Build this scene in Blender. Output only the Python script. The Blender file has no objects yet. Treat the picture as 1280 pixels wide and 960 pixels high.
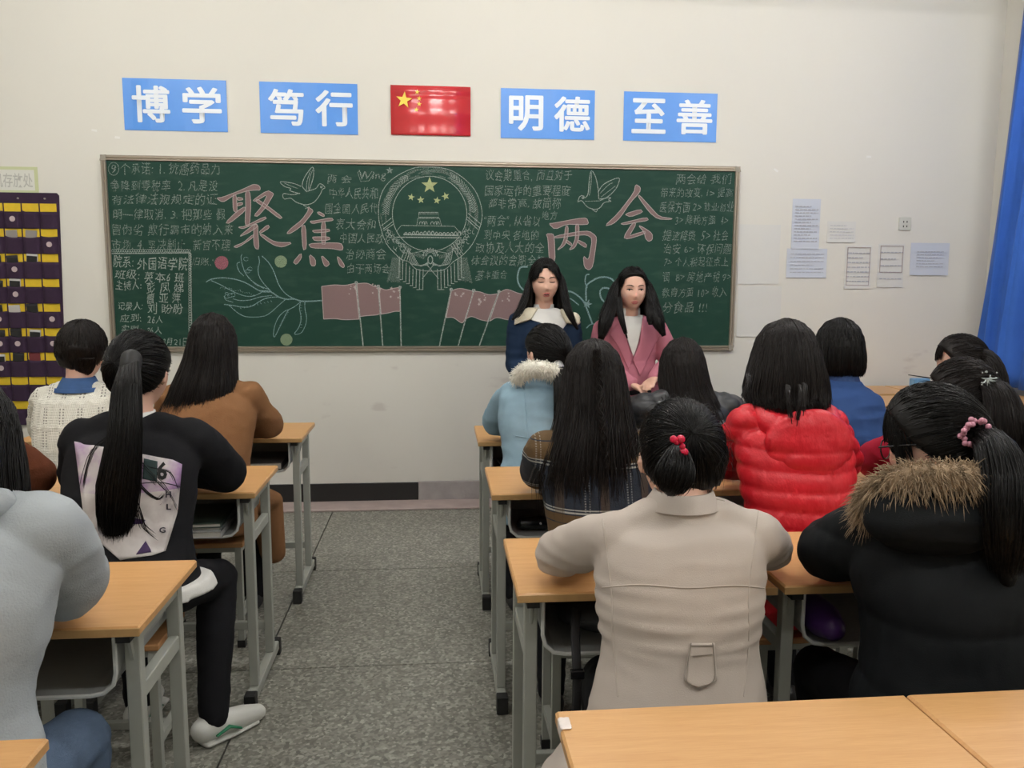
import bpy, math, random
import numpy as np
from mathutils import Vector, Matrix, noise
from mathutils.bvhtree import BVHTree
random.seed(7); rng = np.random.default_rng(7)
SC = bpy.context.scene; COL = SC.collection
V = Vector; PI = math.pi
# ------------------------------------------------------------------ camera
F, PITCH, ROLL, YAW, CH = 1017.8, .1253, .0052, .0921, 1.4506
def _basis():
    cy, sy, cp, sp, c, s = math.cos(YAW), math.sin(YAW), math.cos(PITCH), math.sin(PITCH), math.cos(ROLL), math.sin(ROLL)
    r = V((cy, -sy, 0)); u = V((sy*sp, cy*sp, cp)); d = V((sy*cp, cy*cp, -sp))
    return r*c+u*s, u*c-r*s, d
CR, CU, CD = _basis(); CO = V((0, 0, CH))
cam = bpy.data.objects.new('camera', bpy.data.cameras.new('camera')); COL.objects.link(cam)
cam.matrix_world = Matrix(((CR.x, CU.x, -CD.x, 0), (CR.y, CU.y, -CD.y, 0), (CR.z, CU.z, -CD.z, CH), (0, 0, 0, 1)))
cam.data.sensor_width = 36; cam.data.lens = F*36/1280; cam.data.clip_start = .05
SC.camera = cam
def ray(px, py): return CR*((px-640)/F) - CU*((py-480)/F) + CD
def onY(px, py, Y): v = ray(px, py); return CO + v*(Y/v.y)
def onZ(px, py, Z): v = ray(px, py); return CO + v*((Z-CH)/v.z)
def onX(px, py, X): v = ray(px, py); return CO + v*(X/v.x)
# ------------------------------------------------------------------ world, exposure, big lights
w = bpy.data.worlds.new('world'); SC.world = w; w.use_nodes = True
w.node_tree.nodes['Background'].inputs[0].default_value = (.75, .85, 1, 1)
w.node_tree.nodes['Background'].inputs[1].default_value = 1.0
SC.view_settings.view_transform = 'Standard'; SC.view_settings.look = 'None'
SC.view_settings.exposure = 0.12; SC.view_settings.gamma = 1; SC.view_settings.use_curve_mapping = False
TUBES = [(-1.9, 3.15), (.5, 3.15), (2.7, 3.15), (-1.9, .5), (.5, .5), (2.7, .5)]
TUBE_W = 112.0
ZC = 3.55; YW = 5.3; XR = 3.745; XL = -3.7; YB = -3.2
# ------------------------------------------------------------------ tagging
def tag(o, label=None, cat=None, group=None, kind=None):
    if label: o['label'] = label
    if cat: o['category'] = cat
    if group: o['group'] = group
    if kind: o['kind'] = kind
    return o
def thing(name, label, cat, loc=(0, 0, 0), rz=0, group=None):
    o = bpy.data.objects.new(name, None); COL.objects.link(o); o.empty_display_size = .05
    o.location = loc; o.rotation_euler = (0, 0, rz)
    return tag(o, label, cat, group)
def link(name, me, m, parent=None, off=None, smooth=False):
    if m is not None and not me.materials: me.materials.append(m)
    if smooth: me.shade_smooth()
    if off is not None: me.transform(Matrix.Translation(-V(off)))
    o = bpy.data.objects.new(name, me); COL.objects.link(o); o.parent = parent
    return o
def copy_tree(o, parent=None):
    c = o.copy(); COL.objects.link(c); c.parent = parent
    for ch in list(o.children): copy_tree(ch, c)
    return c
# ------------------------------------------------------------------ materials
MATS = {}
def mat(name, col, rough=.6, var=0, vscale=8, bump=0, bscale=60, spec=.5, metal=0, emit=None, sheen=0, alpha=1, stretch=None, sss=0, bdist=.002):
    if name in MATS: return MATS[name]
    m = bpy.data.materials.new(name); m.use_nodes = True; nt = m.node_tree; N = nt.nodes; L = nt.links
    b = N['Principled BSDF']; b.inputs['Roughness'].default_value = rough; b.inputs['Base Color'].default_value = (*col, 1)
    b.inputs['Metallic'].default_value = metal; b.inputs['Specular IOR Level'].default_value = spec
    if sheen: b.inputs['Sheen Weight'].default_value = sheen
    if sss:
        b.inputs['Subsurface Weight'].default_value = sss; b.inputs['Subsurface Radius'].default_value = (.01, .004, .002)
        b.inputs['Subsurface Scale'].default_value = 1
    if emit: b.inputs['Emission Color'].default_value = (*emit[0], 1); b.inputs['Emission Strength'].default_value = emit[1]
    if alpha < 1: b.inputs['Alpha'].default_value = alpha
    tc = N.new('ShaderNodeTexCoord'); src = tc.outputs['Object']
    if stretch:
        mp = N.new('ShaderNodeMapping'); mp.inputs['Scale'].default_value = stretch; L.new(src, mp.inputs[0]); src = mp.outputs[0]
    if var:
        n = N.new('ShaderNodeTexNoise'); n.inputs['Scale'].default_value = vscale; n.inputs['Detail'].default_value = 5; L.new(src, n.inputs[0])
        mx = N.new('ShaderNodeMix'); mx.data_type = 'RGBA'; L.new(n.outputs[0], mx.inputs[0])
        mx.inputs[6].default_value = (*[c*(1-var) for c in col], 1); mx.inputs[7].default_value = (*[min(1, c*(1+var)) for c in col], 1)
        L.new(mx.outputs[2], b.inputs['Base Color'])
    if bump:
        n = N.new('ShaderNodeTexNoise'); n.inputs['Scale'].default_value = bscale; n.inputs['Detail'].default_value = 4; L.new(src, n.inputs[0])
        bp = N.new('ShaderNodeBump'); bp.inputs['Strength'].default_value = bump; bp.inputs['Distance'].default_value = bdist
        L.new(n.outputs[0], bp.inputs['Height']); L.new(bp.outputs[0], b.inputs['Normal'])
    MATS[name] = m
    return m
class NT:
    """small node helper"""
    def __init__(s, m): s.m = m; s.N = m.node_tree.nodes; s.L = m.node_tree.links; s.b = s.N['Principled BSDF']
    def math(s, op, a, b=None, c=None):
        n = s.N.new('ShaderNodeMath'); n.operation = op
        for i, x in enumerate((a, b, c)):
            if x is None: continue
            if isinstance(x, (int, float)): n.inputs[i].default_value = x
            else: s.L.new(x, n.inputs[i])
        return n.outputs[0]
    def mix(s, f, a, b):
        n = s.N.new('ShaderNodeMix'); n.data_type = 'RGBA'
        for i, x in ((0, f), (6, a), (7, b)):
            if isinstance(x, (int, float)): n.inputs[i].default_value = x
            elif isinstance(x, tuple): n.inputs[i].default_value = (*x, 1)
            else: s.L.new(x, n.inputs[i])
        return n.outputs[2]
    def xyz(s):
        t = s.N.new('ShaderNodeTexCoord'); x = s.N.new('ShaderNodeSeparateXYZ'); s.L.new(t.outputs['Object'], x.inputs[0]); return x.outputs, t.outputs['Object']
    def noise(s, src, scale, detail=4, stretch=None):
        if stretch:
            mp = s.N.new('ShaderNodeMapping'); mp.inputs['Scale'].default_value = stretch; s.L.new(src, mp.inputs[0]); src = mp.outputs[0]
        n = s.N.new('ShaderNodeTexNoise'); n.inputs['Scale'].default_value = scale; n.inputs['Detail'].default_value = detail; s.L.new(src, n.inputs[0]); return n.outputs[0]
    def ramp(s, f, stops, const=False):
        n = s.N.new('ShaderNodeValToRGB'); cr = n.color_ramp
        if const: cr.interpolation = 'CONSTANT'
        while len(cr.elements) < len(stops): cr.elements.new(.5)
        for e, (p, c) in zip(cr.elements, stops): e.position = p; e.color = (*c, 1)
        s.L.new(f, n.inputs[0]); return n.outputs[0]
    def bump(s, h, st=.5, d=.003):
        n = s.N.new('ShaderNodeBump'); n.inputs['Strength'].default_value = st; n.inputs['Distance'].default_value = d
        s.L.new(h, n.inputs['Height']); s.L.new(n.outputs[0], s.b.inputs['Normal'])
def wall_mat():
    m = mat('wall_paint', (.72, .70, .64), .75); t = NT(m); (x, y, z), o = t.xyz()
    n = t.noise(o, 1.3, 6); n2 = t.noise(o, 6, 8)
    dirt = t.math('MULTIPLY', t.math('SMOOTH_MIN', t.math('MAXIMUM', t.math('SUBTRACT', 1.15, z), 0), 1, .1), t.math('MULTIPLY', n, .62))
    c = t.mix(t.math('MULTIPLY', n2, .16), (.745, .725, .66), (.66, .645, .585))
    c = t.mix(t.math('MULTIPLY', dirt, .75), c, (.40, .36, .33))
    sc = t.ramp(t.noise(o, 3.2, 9, (1, 1, 2.2)), [(.0, (0, 0, 0)), (.62, (0, 0, 0)), (.70, (1, 1, 1))])
    low = t.math('LESS_THAN', z, 1.0)
    c = t.mix(t.math('MULTIPLY', t.math('MULTIPLY', sc, low), .35), c, (.42, .36, .33))
    t.L.new(c, t.b.inputs['Base Color']); t.bump(t.noise(o, 40, 4), .12, .002); return m
def floor_mat():
    m = mat('terrazzo', (.2, .2, .18), .38); t = NT(m); xyz, o = t.xyz()
    v = t.N.new('ShaderNodeTexVoronoi'); v.inputs['Scale'].default_value = 95; t.L.new(o, v.inputs[0])
    bw = t.N.new('ShaderNodeRGBToBW'); t.L.new(v.outputs['Color'], bw.inputs[0])
    c = t.ramp(bw.outputs[0], [(.0, (.10, .10, .083)), (.35, (.185, .183, .155)), (.6, (.28, .275, .235)), (.85, (.42, .41, .36)), (1, (.6, .59, .52))])
    n = t.noise(o, 2.5, 6); c = t.mix(t.math('MULTIPLY', n, .45), c, (.19, .186, .16))
    t.L.new(c, t.b.inputs['Base Color']); t.L.new(t.math('ADD', t.math('MULTIPLY', n, .25), .28), t.b.inputs['Roughness']); return m
def wood_mat(name, a, b_, rough=.38):
    m = mat(name, a, rough); t = NT(m); xyz, o = t.xyz()
    n = t.noise(o, 5, 5, (1.2, 14, 14)); n2 = t.noise(o, 22, 3, (1, 18, 18))
    f = t.math('MULTIPLY', t.math('ADD', n, n2), .5)
    c = t.ramp(f, [(.32, a), (.5, tuple((p+q)/2 for p, q in zip(a, b_))), (.68, b_)])
    info = t.N.new('ShaderNodeObjectInfo')
    c = t.mix(t.math('MULTIPLY', info.outputs['Random'], .22), c, (.62, .40, .20))
    t.L.new(c, t.b.inputs['Base Color']); return m
M_WALL = wall_mat(); M_FLOOR = floor_mat()
M_WOOD = wood_mat('desk_veneer', (.56, .285, .10), (.66, .37, .15))
M_WOOD2 = wood_mat('pale_veneer', (.60, .40, .22), (.68, .48, .29))
M_SEAT = wood_mat('seat_veneer', (.42, .19, .07), (.50, .25, .10), .5)
M_EDGE = mat('edge_band', (.50, .30, .12), .5, .2, 30)
M_STEEL = mat('grey_painted_steel', (.36, .37, .33), .42, .12, 12)
M_TRAY = mat('grey_tray', (.30, .31, .30), .45, .1, 9)
M_RIM = mat('tray_rim', (.55, .56, .54), .35)
M_BLACK = mat('black_rubber', (.012, .012, .012), .6)
M_SKIN = mat('skin', (.70, .42, .315), .48, .05, 30, .05, 300, sss=.08)
M_HAIR = mat('dark_hair', (.0042, .0035, .0033), .42, .35, 90, spec=.22, stretch=(1, 1, .1))
M_HAIRB = mat('brown_black_hair', (.0075, .0048, .0040), .44, .35, 90, spec=.22, stretch=(1, 1, .1))
# ------------------------------------------------------------------ mesh builder
def catmull(pts, n=6):
    p = [np.array(q, float) for q in pts]
    if len(p) < 3: return [p[0]+(p[-1]-p[0])*i/n for i in range(n+1)]
    p = [2*p[0]-p[1]]+p+[2*p[-1]-p[-2]]; out = []
    for i in range(1, len(p)-2):
        for k in range(n):
            t = k/n; a, b, c, d = p[i-1], p[i], p[i+1], p[i+2]
            out.append(.5*((2*b)+(c-a)*t+(2*a-5*b+4*c-d)*t*t+(3*b-a-3*c+d)*t**3))
    out.append(p[-2]); return out
class MB:
    def __init__(s): s.v = []; s.f = []
    def add(s, vs, fs):
        k = len(s.v); s.v += [tuple(map(float, q)) for q in vs]; s.f += [tuple(i+k for i in f) for f in fs]; return s
    def box(s, x0, x1, y0, y1, z0, z1, bev=0):
        if bev:
            b = min(bev, (x1-x0)*.45, (y1-y0)*.45, (z1-z0)*.45); rings = []
            for z, i in ((z0, b), (z0+b, 0), (z1-b, 0), (z1, b)):
                rings.append([(x0+b+0*i if 0 else x0+max(b*.6, i), y0+i, z), (x1-max(b*.6, i), y0+i, z), (x1-i, y0+max(b*.6, i), z), (x1-i, y1-max(b*.6, i), z), (x1-max(b*.6, i), y1-i, z), (x0+max(b*.6, i), y1-i, z), (x0+i, y1-max(b*.6, i), z), (x0+i, y0+max(b*.6, i), z)])
            return s.rings(rings)
        return s.add([(x, y, z) for z in (z0, z1) for y in (y0, y1) for x in (x0, x1)],
                     [(0, 2, 3, 1), (4, 5, 7, 6), (0, 1, 5, 4), (2, 6, 7, 3), (0, 4, 6, 2), (1, 3, 7, 5)])
    def rings(s, R, cap=True, closed=True):
        n = len(R[0]); vs = [p for r in R for p in r]; fs = []
        for i in range(len(R)-1):
            for j in range(n if closed else n-1):
                a = i*n+j; b = i*n+(j+1) % n; fs.append((a, b, b+n, a+n))
        if cap: fs.append(tuple(reversed(range(n)))); fs.append(tuple(range((len(R)-1)*n, len(R)*n)))
        return s.add(vs, fs)
    def tube(s, pts, rad, n=10, flat=1.0, up=(0, 0, 1), smooth=0, round_=True):
        """tapered tube through pts; flat = ratio of the second axis"""
        if smooth:
            q = catmull([list(p)+[r] for p, r in zip([list(p) for p in pts], rad)], smooth); pts = [x[:3] for x in q]; rad = [x[3] for x in q]
        P = [V(p) for p in pts]; R = list(rad)
        rings = []; prev = None
        T = []
        for i in range(len(P)):
            t = (P[min(i+1, len(P)-1)]-P[max(i-1, 0)]); t = t.normalized() if t.length > 1e-9 else V((0, 0, 1)); T.append(t)
        a = V(up)-T[0]*V(up).dot(T[0])
        if a.length < .05: a = V((0, 1, 0))-T[0]*T[0].y
        if a.length < .05: a = V((1, 0, 0))
        a.normalize()
        def ring(c, t, a, r):
            b = t.cross(a).normalized()
            return [c+(b*math.cos(2*PI*k/n)+a*(math.sin(2*PI*k/n)*flat))*r for k in range(n)]
        for i, (p, t) in enumerate(zip(P, T)):
            a = (a-t*a.dot(t)).normalized()
            if round_ and i == 0:
                for k in (80, 60, 35, 15): an = math.radians(k); rings.append(ring(p-t*R[0]*math.sin(an)*min(1, flat), t, a, R[0]*math.cos(an)))
            rings.append(ring(p, t, a, R[i]))
            if round_ and i == len(P)-1:
                for k in (15, 35, 60, 80): an = math.radians(k); rings.append(ring(p+t*R[i]*math.sin(an)*min(1, flat), t, a, R[i]*math.cos(an)))
        return s.rings(rings)
    def ell(s, c, r, n=16, m=10, rot=None):
        c = V(c); R = []
        for i in range(m+1):
            th = PI*(i+.02)/(m+.04); ring = []
            for j in range(n):
                ph = 2*PI*j/n; p = V((r[0]*math.sin(th)*math.cos(ph), r[1]*math.sin(th)*math.sin(ph), -r[2]*math.cos(th)))
                if rot: p = rot @ p
                ring.append(c+p)
            R.append(ring)
        return s.rings(R)
    def ellring(s, rings, n=24):
        """rings: (centre, half width vector, half depth vector)"""
        R = []
        for c, a, b in rings:
            c, a, b = V(c), V(a), V(b); R.append([c+a*math.cos(2*PI*k/n)+b*math.sin(2*PI*k/n) for k in range(n)])
        return s.rings(R)
    def mesh(s, name='m'):
        me = bpy.data.meshes.new(name); me.from_pydata(s.v, [], s.f); me.update(); return me
    def obj(s, name, m, parent=None, off=None, smooth=False):
        return link(name, s.mesh(name), m, parent, off, smooth)
def remesh(mb, vox, smooth=5, fac=.5):
    me = mb.mesh('tmp'); o = bpy.data.objects.new('tmp', me); COL.objects.link(o)
    md = o.modifiers.new('r', 'REMESH'); md.mode = 'VOXEL'; md.voxel_size = vox; md.use_smooth_shade = True
    if smooth: sm = o.modifiers.new('s', 'SMOOTH'); sm.factor = fac; sm.iterations = smooth
    dg = bpy.context.evaluated_depsgraph_get(); dg.update()
    r = bpy.data.meshes.new_from_object(o.evaluated_get(dg)); bpy.data.objects.remove(o); bpy.data.meshes.remove(me)
    return r
def displace(me, fn):
    n = len(me.vertices); co = np.empty(n*3); me.vertices.foreach_get('co', co); co = co.reshape(-1, 3)
    no = np.empty(n*3); me.vertex_normals.foreach_get('vector', no); no = no.reshape(-1, 3)
    co = co+no*fn(co, no)[:, None]; me.vertices.foreach_set('co', co.ravel()); me.update(); return me
def vnoise(co, sc):
    sx, sy, sz = sc; return np.array([noise.noise(V((x*sx, y*sy, z*sz))) for x, y, z in co])
# ------------------------------------------------------------------ ROOM
def structure(o): o['kind'] = 'structure'; return o
FZ = 0.0
fl = structure(MB().box(XL-.1, XR+.1, YB-.1, YW+.1, -.12, -.014).obj('floor', mat('grout', (.05, .05, .045), .8)))
xs = [-.665+1.05*k for k in range(-3, 5)]; ys = [4.02-1.05*k for k in range(-1, 7)]
gx = [XL]+[x for x in xs if XL+.1 < x < XR-.1]+[XR]; gy = sorted([YB]+[y for y in ys if YB+.1 < y < 5.0]+[YW])
for i in range(len(gx)-1):
    for j in range(len(gy)-1):
        g = .003; MB().box(gx[i]+g, gx[i+1]-g, gy[j]+g, gy[j+1]-g, -.014, 0, .001).obj('floor_slab', M_FLOOR, fl)
structure(MB().box(XL-.2, XR+.2, YW, YW+.2, -.1, ZC+.1).obj('wall_front', M_WALL))
structure(MB().box(XL-.2, XL, YB, YW, -.1, ZC+.1).obj('wall_left', M_WALL))
structure(MB().box(XL-.2, XR+.2, YB-.2, YB, -.1, ZC+.1).obj('wall_back', M_WALL))
WY0, WY1, WZ0, WZ1 = 2.9, 5.0, .95, 3.0
wr = MB(); wr.box(XR, XR+.2, YB, WY0, -.1, ZC+.1); wr.box(XR, XR+.2, WY1, YW, -.1, ZC+.1); wr.box(XR, XR+.2, WY0, WY1, -.1, WZ0); wr.box(XR, XR+.2, WY0, WY1, WZ1, ZC+.1)
structure(wr.obj('wall_right', M_WALL))
structure(MB().box(XL-.2, XR+.2, YB-.2, YW+.2, ZC, ZC+.15).obj('ceiling', mat('ceiling_white', (.78, .77, .73), .8, .03, 3)))
wn = structure(bpy.data.objects.new('window_1', None)); COL.objects.link(wn)
fr = MB()
for a in (WY0, (WY0+WY1)/2-.03, WY1-.06): fr.box(XR+.08, XR+.13, a, a+.06, WZ0, WZ1)
fr.box(XR+.08, XR+.13, WY0, WY1, WZ0, WZ0+.06); fr.box(XR+.08, XR+.13, WY0, WY1, WZ1-.06, WZ1); fr.box(XR+.085, XR+.125, WY0, WY1, 2.3, 2.35)
fr.obj('window_frame', mat('window_alu', (.55, .56, .57), .4, metal=.4), wn)
gl = mat('window_glass', (.9, .95, 1), .02); gl.node_tree.nodes['Principled BSDF'].inputs['Transmission Weight'].default_value = 1
for a, b in ((WY0+.06, (WY0+WY1)/2-.03), ((WY0+WY1)/2+.03, WY1-.06)): MB().box(XR+.1, XR+.106, a, b, WZ0+.06, WZ1-.06).obj('pane', gl, wn)
# skirting, plinth, ledge
structure(MB().box(-3.6, -.13, YW-.014, YW, 0, .131, .002).obj('baseboard_front', mat('black_skirting', (.012, .011, .011), .5, .2, 6)))
structure(MB().box(-.128, XR, YW-.02, YW, 0, .137, .004).obj('trim_1', mat('bare_plinth', (.36, .33, .32), .85, .35, 7, .5, 30, bdist=.01)))
structure(MB().box(XL, XR, 5.085, YW, 0, .014, .004).obj('trim_2', mat('pink_ledge', (.40, .32, .30), .7, .25, 9)))
# ceiling lights: real fluorescent battens
M_BATTEN = mat('batten_white', (.8, .8, .8), .4)
M_TUBE = mat('lit_tube', (1, 1, 1), .3, emit=((1, .985, .95), TUBE_W))
for i, (x, y) in enumerate(TUBES):
    t = thing('ceiling_light', 'white fluorescent batten with one lit tube under the ceiling', 'lamp', (x, y, 3.2), 0, 'fluorescent battens')
    MB().box(-.62, .62, -.05, .05, .07, .12, .008).obj('housing', M_BATTEN, t)
    for sx in (-.4, .4): MB().tube([(sx, 0, .11), (sx, 0, .35)], [.006, .006], 6).obj('hanger', M_BATTEN, t)
    for sx in (-.61, .59): MB().box(sx, sx+.02, -.02, .02, .02, .08).obj('socket', M_BATTEN, t)
    MB().tube([(-.59, 0, .04), (.59, 0, .04)], [.02, .02], 12, round_=False).obj('tube', M_TUBE, t, smooth=True)
# ------------------------------------------------------------------ BLACKBOARD
BX0, BX1, BZ0, BZ1 = -2.027, 1.973, 1.0, 2.2
bb = thing('blackboard', 'long green chalkboard covered in chalk writing and drawings on the front wall', 'blackboard', (0, YW, 0))
YBD = YW-.022        # writing surface
def board_mat():
    m = mat('chalkboard_green', (.012, .05, .032), .6, spec=.22); t = NT(m); xyz, o = t.xyz()
    n = t.noise(o, 1.6, 7); n2 = t.noise(o, 7, 6, (1, 1, 3))
    c = t.mix(t.math('MULTIPLY', n, 1.0), (.0065, .036, .0235), (.0125, .054, .036))
    c = t.mix(t.math('MULTIPLY', t.math('MAXIMUM', t.math('SUBTRACT', n2, .5), 0), .8), c, (.07, .12, .095))
    t.L.new(c, t.b.inputs['Base Color']); return m
MB().box(BX0+.01, BX1-.01, YBD, YW, BZ0+.01, BZ1-.01).obj('board_panel', board_mat(), bb, (0, YW, 0))
M_ALU = mat('bronze_aluminium', (.36, .31, .25), .32, .1, 10, metal=.55)
def frame_profile(p0, p1, inward):
    p0, p1, inward = V(p0), V(p1), V(inward).normalized(); out = V((0, -1, 0)); R = []
    prof = [(0, 0), (0, .026), (.006, .034), (.014, .034), (.019, .028), (.023, .034), (.030, .034), (.034, .026), (.034, .0)]
    for p, sgn in ((p0, 1), (p1, -1)):
        ax = (p1-p0).normalized()
        R.append([p+inward*a+out*b+ax*(a*sgn) for a, b in prof])
    return R
for a, b, i in (((BX0, YW, BZ1), (BX1, YW, BZ1), (0, 0, -1)), ((BX1, YW, BZ0), (BX0, YW, BZ0), (0, 0, 1)), ((BX0, YW, BZ0), (BX0, YW, BZ1), (1, 0, 0)), ((BX1, YW, BZ1), (BX1, YW, BZ0), (-1, 0, 0))):
    MB().rings(frame_profile(a, b, i)).obj('frame_rail', M_ALU, bb, (0, YW, 0))
M_CORNER = mat('corner_plastic', (.30, .27, .22), .5)
for x, sx in ((BX0, 1), (BX1, -1)):
    for z, sz in ((BZ0, 1), (BZ1, -1)):
        pts = [V((x+sx*(.036-.036*math.cos(a)), 0, z+sz*(.036-.036*math.sin(a)))) for a in [k*PI/16 for k in range(9)]]+[V((x+sx*.036, 0, z+sz*.036))]
        MB().rings([[p+V((0, YW-.001, 0)) for p in pts], [p+V((0, YW-.037, 0)) for p in pts]]).obj('frame_corner', M_CORNER, bb, (0, YW, 0))
def chalk_mat(name, col, lo=.42, hi=.62, amin=0.35):
    m = mat(name, col, .9, spec=.1); t = NT(m); xyz, o = t.xyz()
    n = t.noise(o, 260, 3); a = t.ramp(n, [(lo, (amin,)*3), (hi, (1, 1, 1))]); t.L.new(a, t.b.inputs['Alpha']); return m
CW = chalk_mat('chalk_white', (.46, .51, .47)); CT = chalk_mat('chalk_writing', (.36, .42, .38), .40, .66, .15)
CP = chalk_mat('chalk_pink', (.25, .168, .165), .3, .6, .75); CL = chalk_mat('chalk_outline', (.46, .40, .38), .3, .5, .6); CY = chalk_mat('chalk_yellow', (.46, .50, .25), .3, .6, .6)
CB = chalk_mat('chalk_blue_white', (.30, .44, .45)); CROSE = chalk_mat('chalk_rose', (.34, .13, .16), .35, .6, .5); CG = chalk_mat('chalk_pale_green', (.25, .33, .21), .35, .6, .5)
CS = chalk_mat('chalk_smudge', (.30, .38, .33), .42, .75, .04)
DEPTH = [0]
def bpt(px, py, d=None): return onY(px, py, YBD-(DEPTH[0] if d is None else d))
class Flat:
    """marks lying on a plane facing the room"""
    def __init__(s, d=.0012, Y=None): s.mb = MB(); s.Y = (YBD if Y is None else Y)-d
    def P(s, p): return onY(p[0], p[1], s.Y)
    def poly(s, pts): s.mb.add([s.P(p) for p in pts], [tuple(range(len(pts)))]); return s
    def line(s, pts, wpx=1.0, closed=False, sm=0):
        if sm: pts = [tuple(q) for q in catmull([list(p) for p in pts], sm)]
        if closed: pts = list(pts)+[pts[0]]
        pts = [np.array(p, float) for p in pts]; k = len(s.mb.v); n = len(pts)
        for i, p in enumerate(pts):
            t = pts[min(i+1, n-1)]-pts[max(i-1, 0)]; t = t/(np.linalg.norm(t)+1e-9); q = np.array([-t[1], t[0]])*wpx*.5
            s.mb.v.append(tuple(s.P(p+q))); s.mb.v.append(tuple(s.P(p-q)))
        for i in range(n-1): a = k+2*i; s.mb.f.append((a, a+1, a+3, a+2))
        return s
    def arc(s, c, rx, ry, a0, a1, wpx=1.0, n=30, sx=1):
        return s.line([(c[0]+rx*math.cos(math.radians(a0+(a1-a0)*i/n)), c[1]-ry*math.sin(math.radians(a0+(a1-a0)*i/n))) for i in range(n+1)], wpx)
    def disc(s, c, r, n=20): return s.poly([(c[0]+r*math.cos(2*PI*k/n)*(1+.05*random.random()), c[1]+r*math.sin(2*PI*k/n)) for k in range(n)])
    def star(s, c, r, rot=0):
        return s.poly([(c[0]+(r if k % 2 == 0 else r*.42)*math.sin(rot+k*PI/5), c[1]-(r if k % 2 == 0 else r*.42)*math.cos(rot+k*PI/5)) for k in range(10)])
    def done(s, name, m, parent=None, off=(0, YW, 0)): return s.mb.obj(name, m, parent if parent else bb, off)
def merge(a, b):
    import bmesh
    bm = bmesh.new(); bm.from_mesh(a); bm.from_mesh(b); bm.to_mesh(a); bm.free(); bpy.data.meshes.remove(b); a.shade_smooth(); return a
def text_mesh(body, p0, p1, height, Y, bold=0.0, warp=0.0, sep=1.0, shear=0, res=2):
    """text whose baseline runs from world point p0 to p1 (width fitted), standing on a plane Y"""
    c = bpy.data.curves.new('t', 'FONT'); c.body = body; c.size = 1; c.offset = bold; c.resolution_u = res; c.space_character = sep; c.shear = shear
    o = bpy.data.objects.new('t', c); COL.objects.link(o)
    dg = bpy.context.evaluated_depsgraph_get(); me = bpy.data.meshes.new_from_object(o.evaluated_get(dg)); bpy.data.objects.remove(o)
    n = len(me.vertices); co = np.empty(n*3); me.vertices.foreach_get('co', co); co = co.reshape(-1, 3)
    x0, x1 = co[:, 0].min(), co[:, 0].max(); y0, y1 = co[:, 1].min(), co[:, 1].max()
    u = (co[:, 0]-x0)/(x1-x0); v = (co[:, 1]-y0)/max(y1-y0, .3)
    p0 = np.array(p0); p1 = np.array(p1)
    P = p0+(p1-p0)*u[:, None]; P[:, 2] += v*height; P[:, 1] = Y
    if warp:
        s = random.random()*50
        for i in range(n):
            q = V((P[i, 0]*16+s, 0, P[i, 2]*16)); P[i, 0] += warp*noise.noise(q); P[i, 2] += warp*1.3*noise.noise(q+V((9, 3, 4)))
            q = V((P[i, 0]*50+s, 7, P[i, 2]*50)); P[i, 0] += warp*.45*noise.noise(q); P[i, 2] += warp*.45*noise.noise(q+V((5, 5, 4)))
    me.vertices.foreach_set('co', P.ravel()); me.update(); return me
def chalk_text(body, x0, x1, ybase, h, m=CT, bold=-.004, warp=.009, slope=0.0, parent=None, name='chalk_writing'):
    y2 = ybase+slope*(x1-x0); a = onY(x0, ybase, YBD-.0014); b = onY(x1, y2, YBD-.0014)
    me = text_mesh(body, a, b, h/192.0, YBD-.0014, bold, warp, 1.08, .12)
    return tag(link(name, me, m, bb, (0, YW, 0)), kind='stuff')
# left text block
for s_, x0, x1, y, h in [("个承诺: 1. 抗癌药品力", 151, 275, 218, 14), ("争降到零税率  2. 凡是没", 139, 272, 239, 13), ("有法律法规规定的证", 140, 272, 256, 13),
                       ("明一律取消. 3. 把那些 假", 141, 282, 275, 13), ("冒伪劣 欺行霸市的纳入来", 141, 292, 294, 13), ("市场. 4. 坚决制止  新官不理", 141, 288, 313, 13), ("旧账.\"", 241, 268, 333, 11)]:
    chalk_text(s_, x0, x1, y, h)
Flat().arc((142, 211), 6.5, 8, 0, 360, .9).done('chalk_circle', CT); chalk_text("9", 139.5, 145, 216, 10, bold=0)
for s_, x0, x1, y, h in [("院系:", 142, 167, 333, 12), ("外国语学院", 172, 235, 337, 14), ("班级:", 144, 175, 349, 11), ("英本6 班", 180, 231, 353, 12),
                       ("主持人:", 145, 177, 362, 11), ("彭 凤 娣", 183, 230, 366, 12), ("曹 亚 萍", 184, 227, 379, 12), ("记录人:", 147, 178, 388, 10), ("刘 盼盼", 184, 229, 392, 12),
                       ("应到:", 150, 177, 403, 10), ("26人", 184, 203, 404, 9), ("实到:", 152, 176, 415, 9), ("26人", 183, 202, 417, 8), ("3月21日", 204, 235, 432, 9)]:
    chalk_text(s_, x0, x1, y, h, CW, bold=.0)
f = Flat(); f.line([(139, 317), (238, 316)], 1.3); f.line([(238, 316), (240, 437)], 1.3); 
for k in range(34): x = 141+k*2.9; f.arc((x, 313.5), 1.5, 1.7, 0, 360, .7, 8)
for k in range(38): y = 318+k*3.1; f.arc((238.5-1.0, y), 1.7, 1.6, 0, 360, .8, 8)
f.done('chalk_border', CW)
for s_, x0, x1, y, h in [("两 会", 409, 440, 229, 10), ("中华人民共和", 412, 472, 248, 13), ("国全国人民代", 406, 472, 267, 12), ("表大会和", 420, 470, 287, 13), ("中国人民政", 425, 480, 304, 12), ("治协商会", 432, 482, 324, 13), ("由于两场会", 434, 488, 342, 12)]:
    chalk_text(s_, x0, x1, y, h)
chalk_text("Wing", 449, 483, 227, 12, CT, bold=.0)
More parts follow.
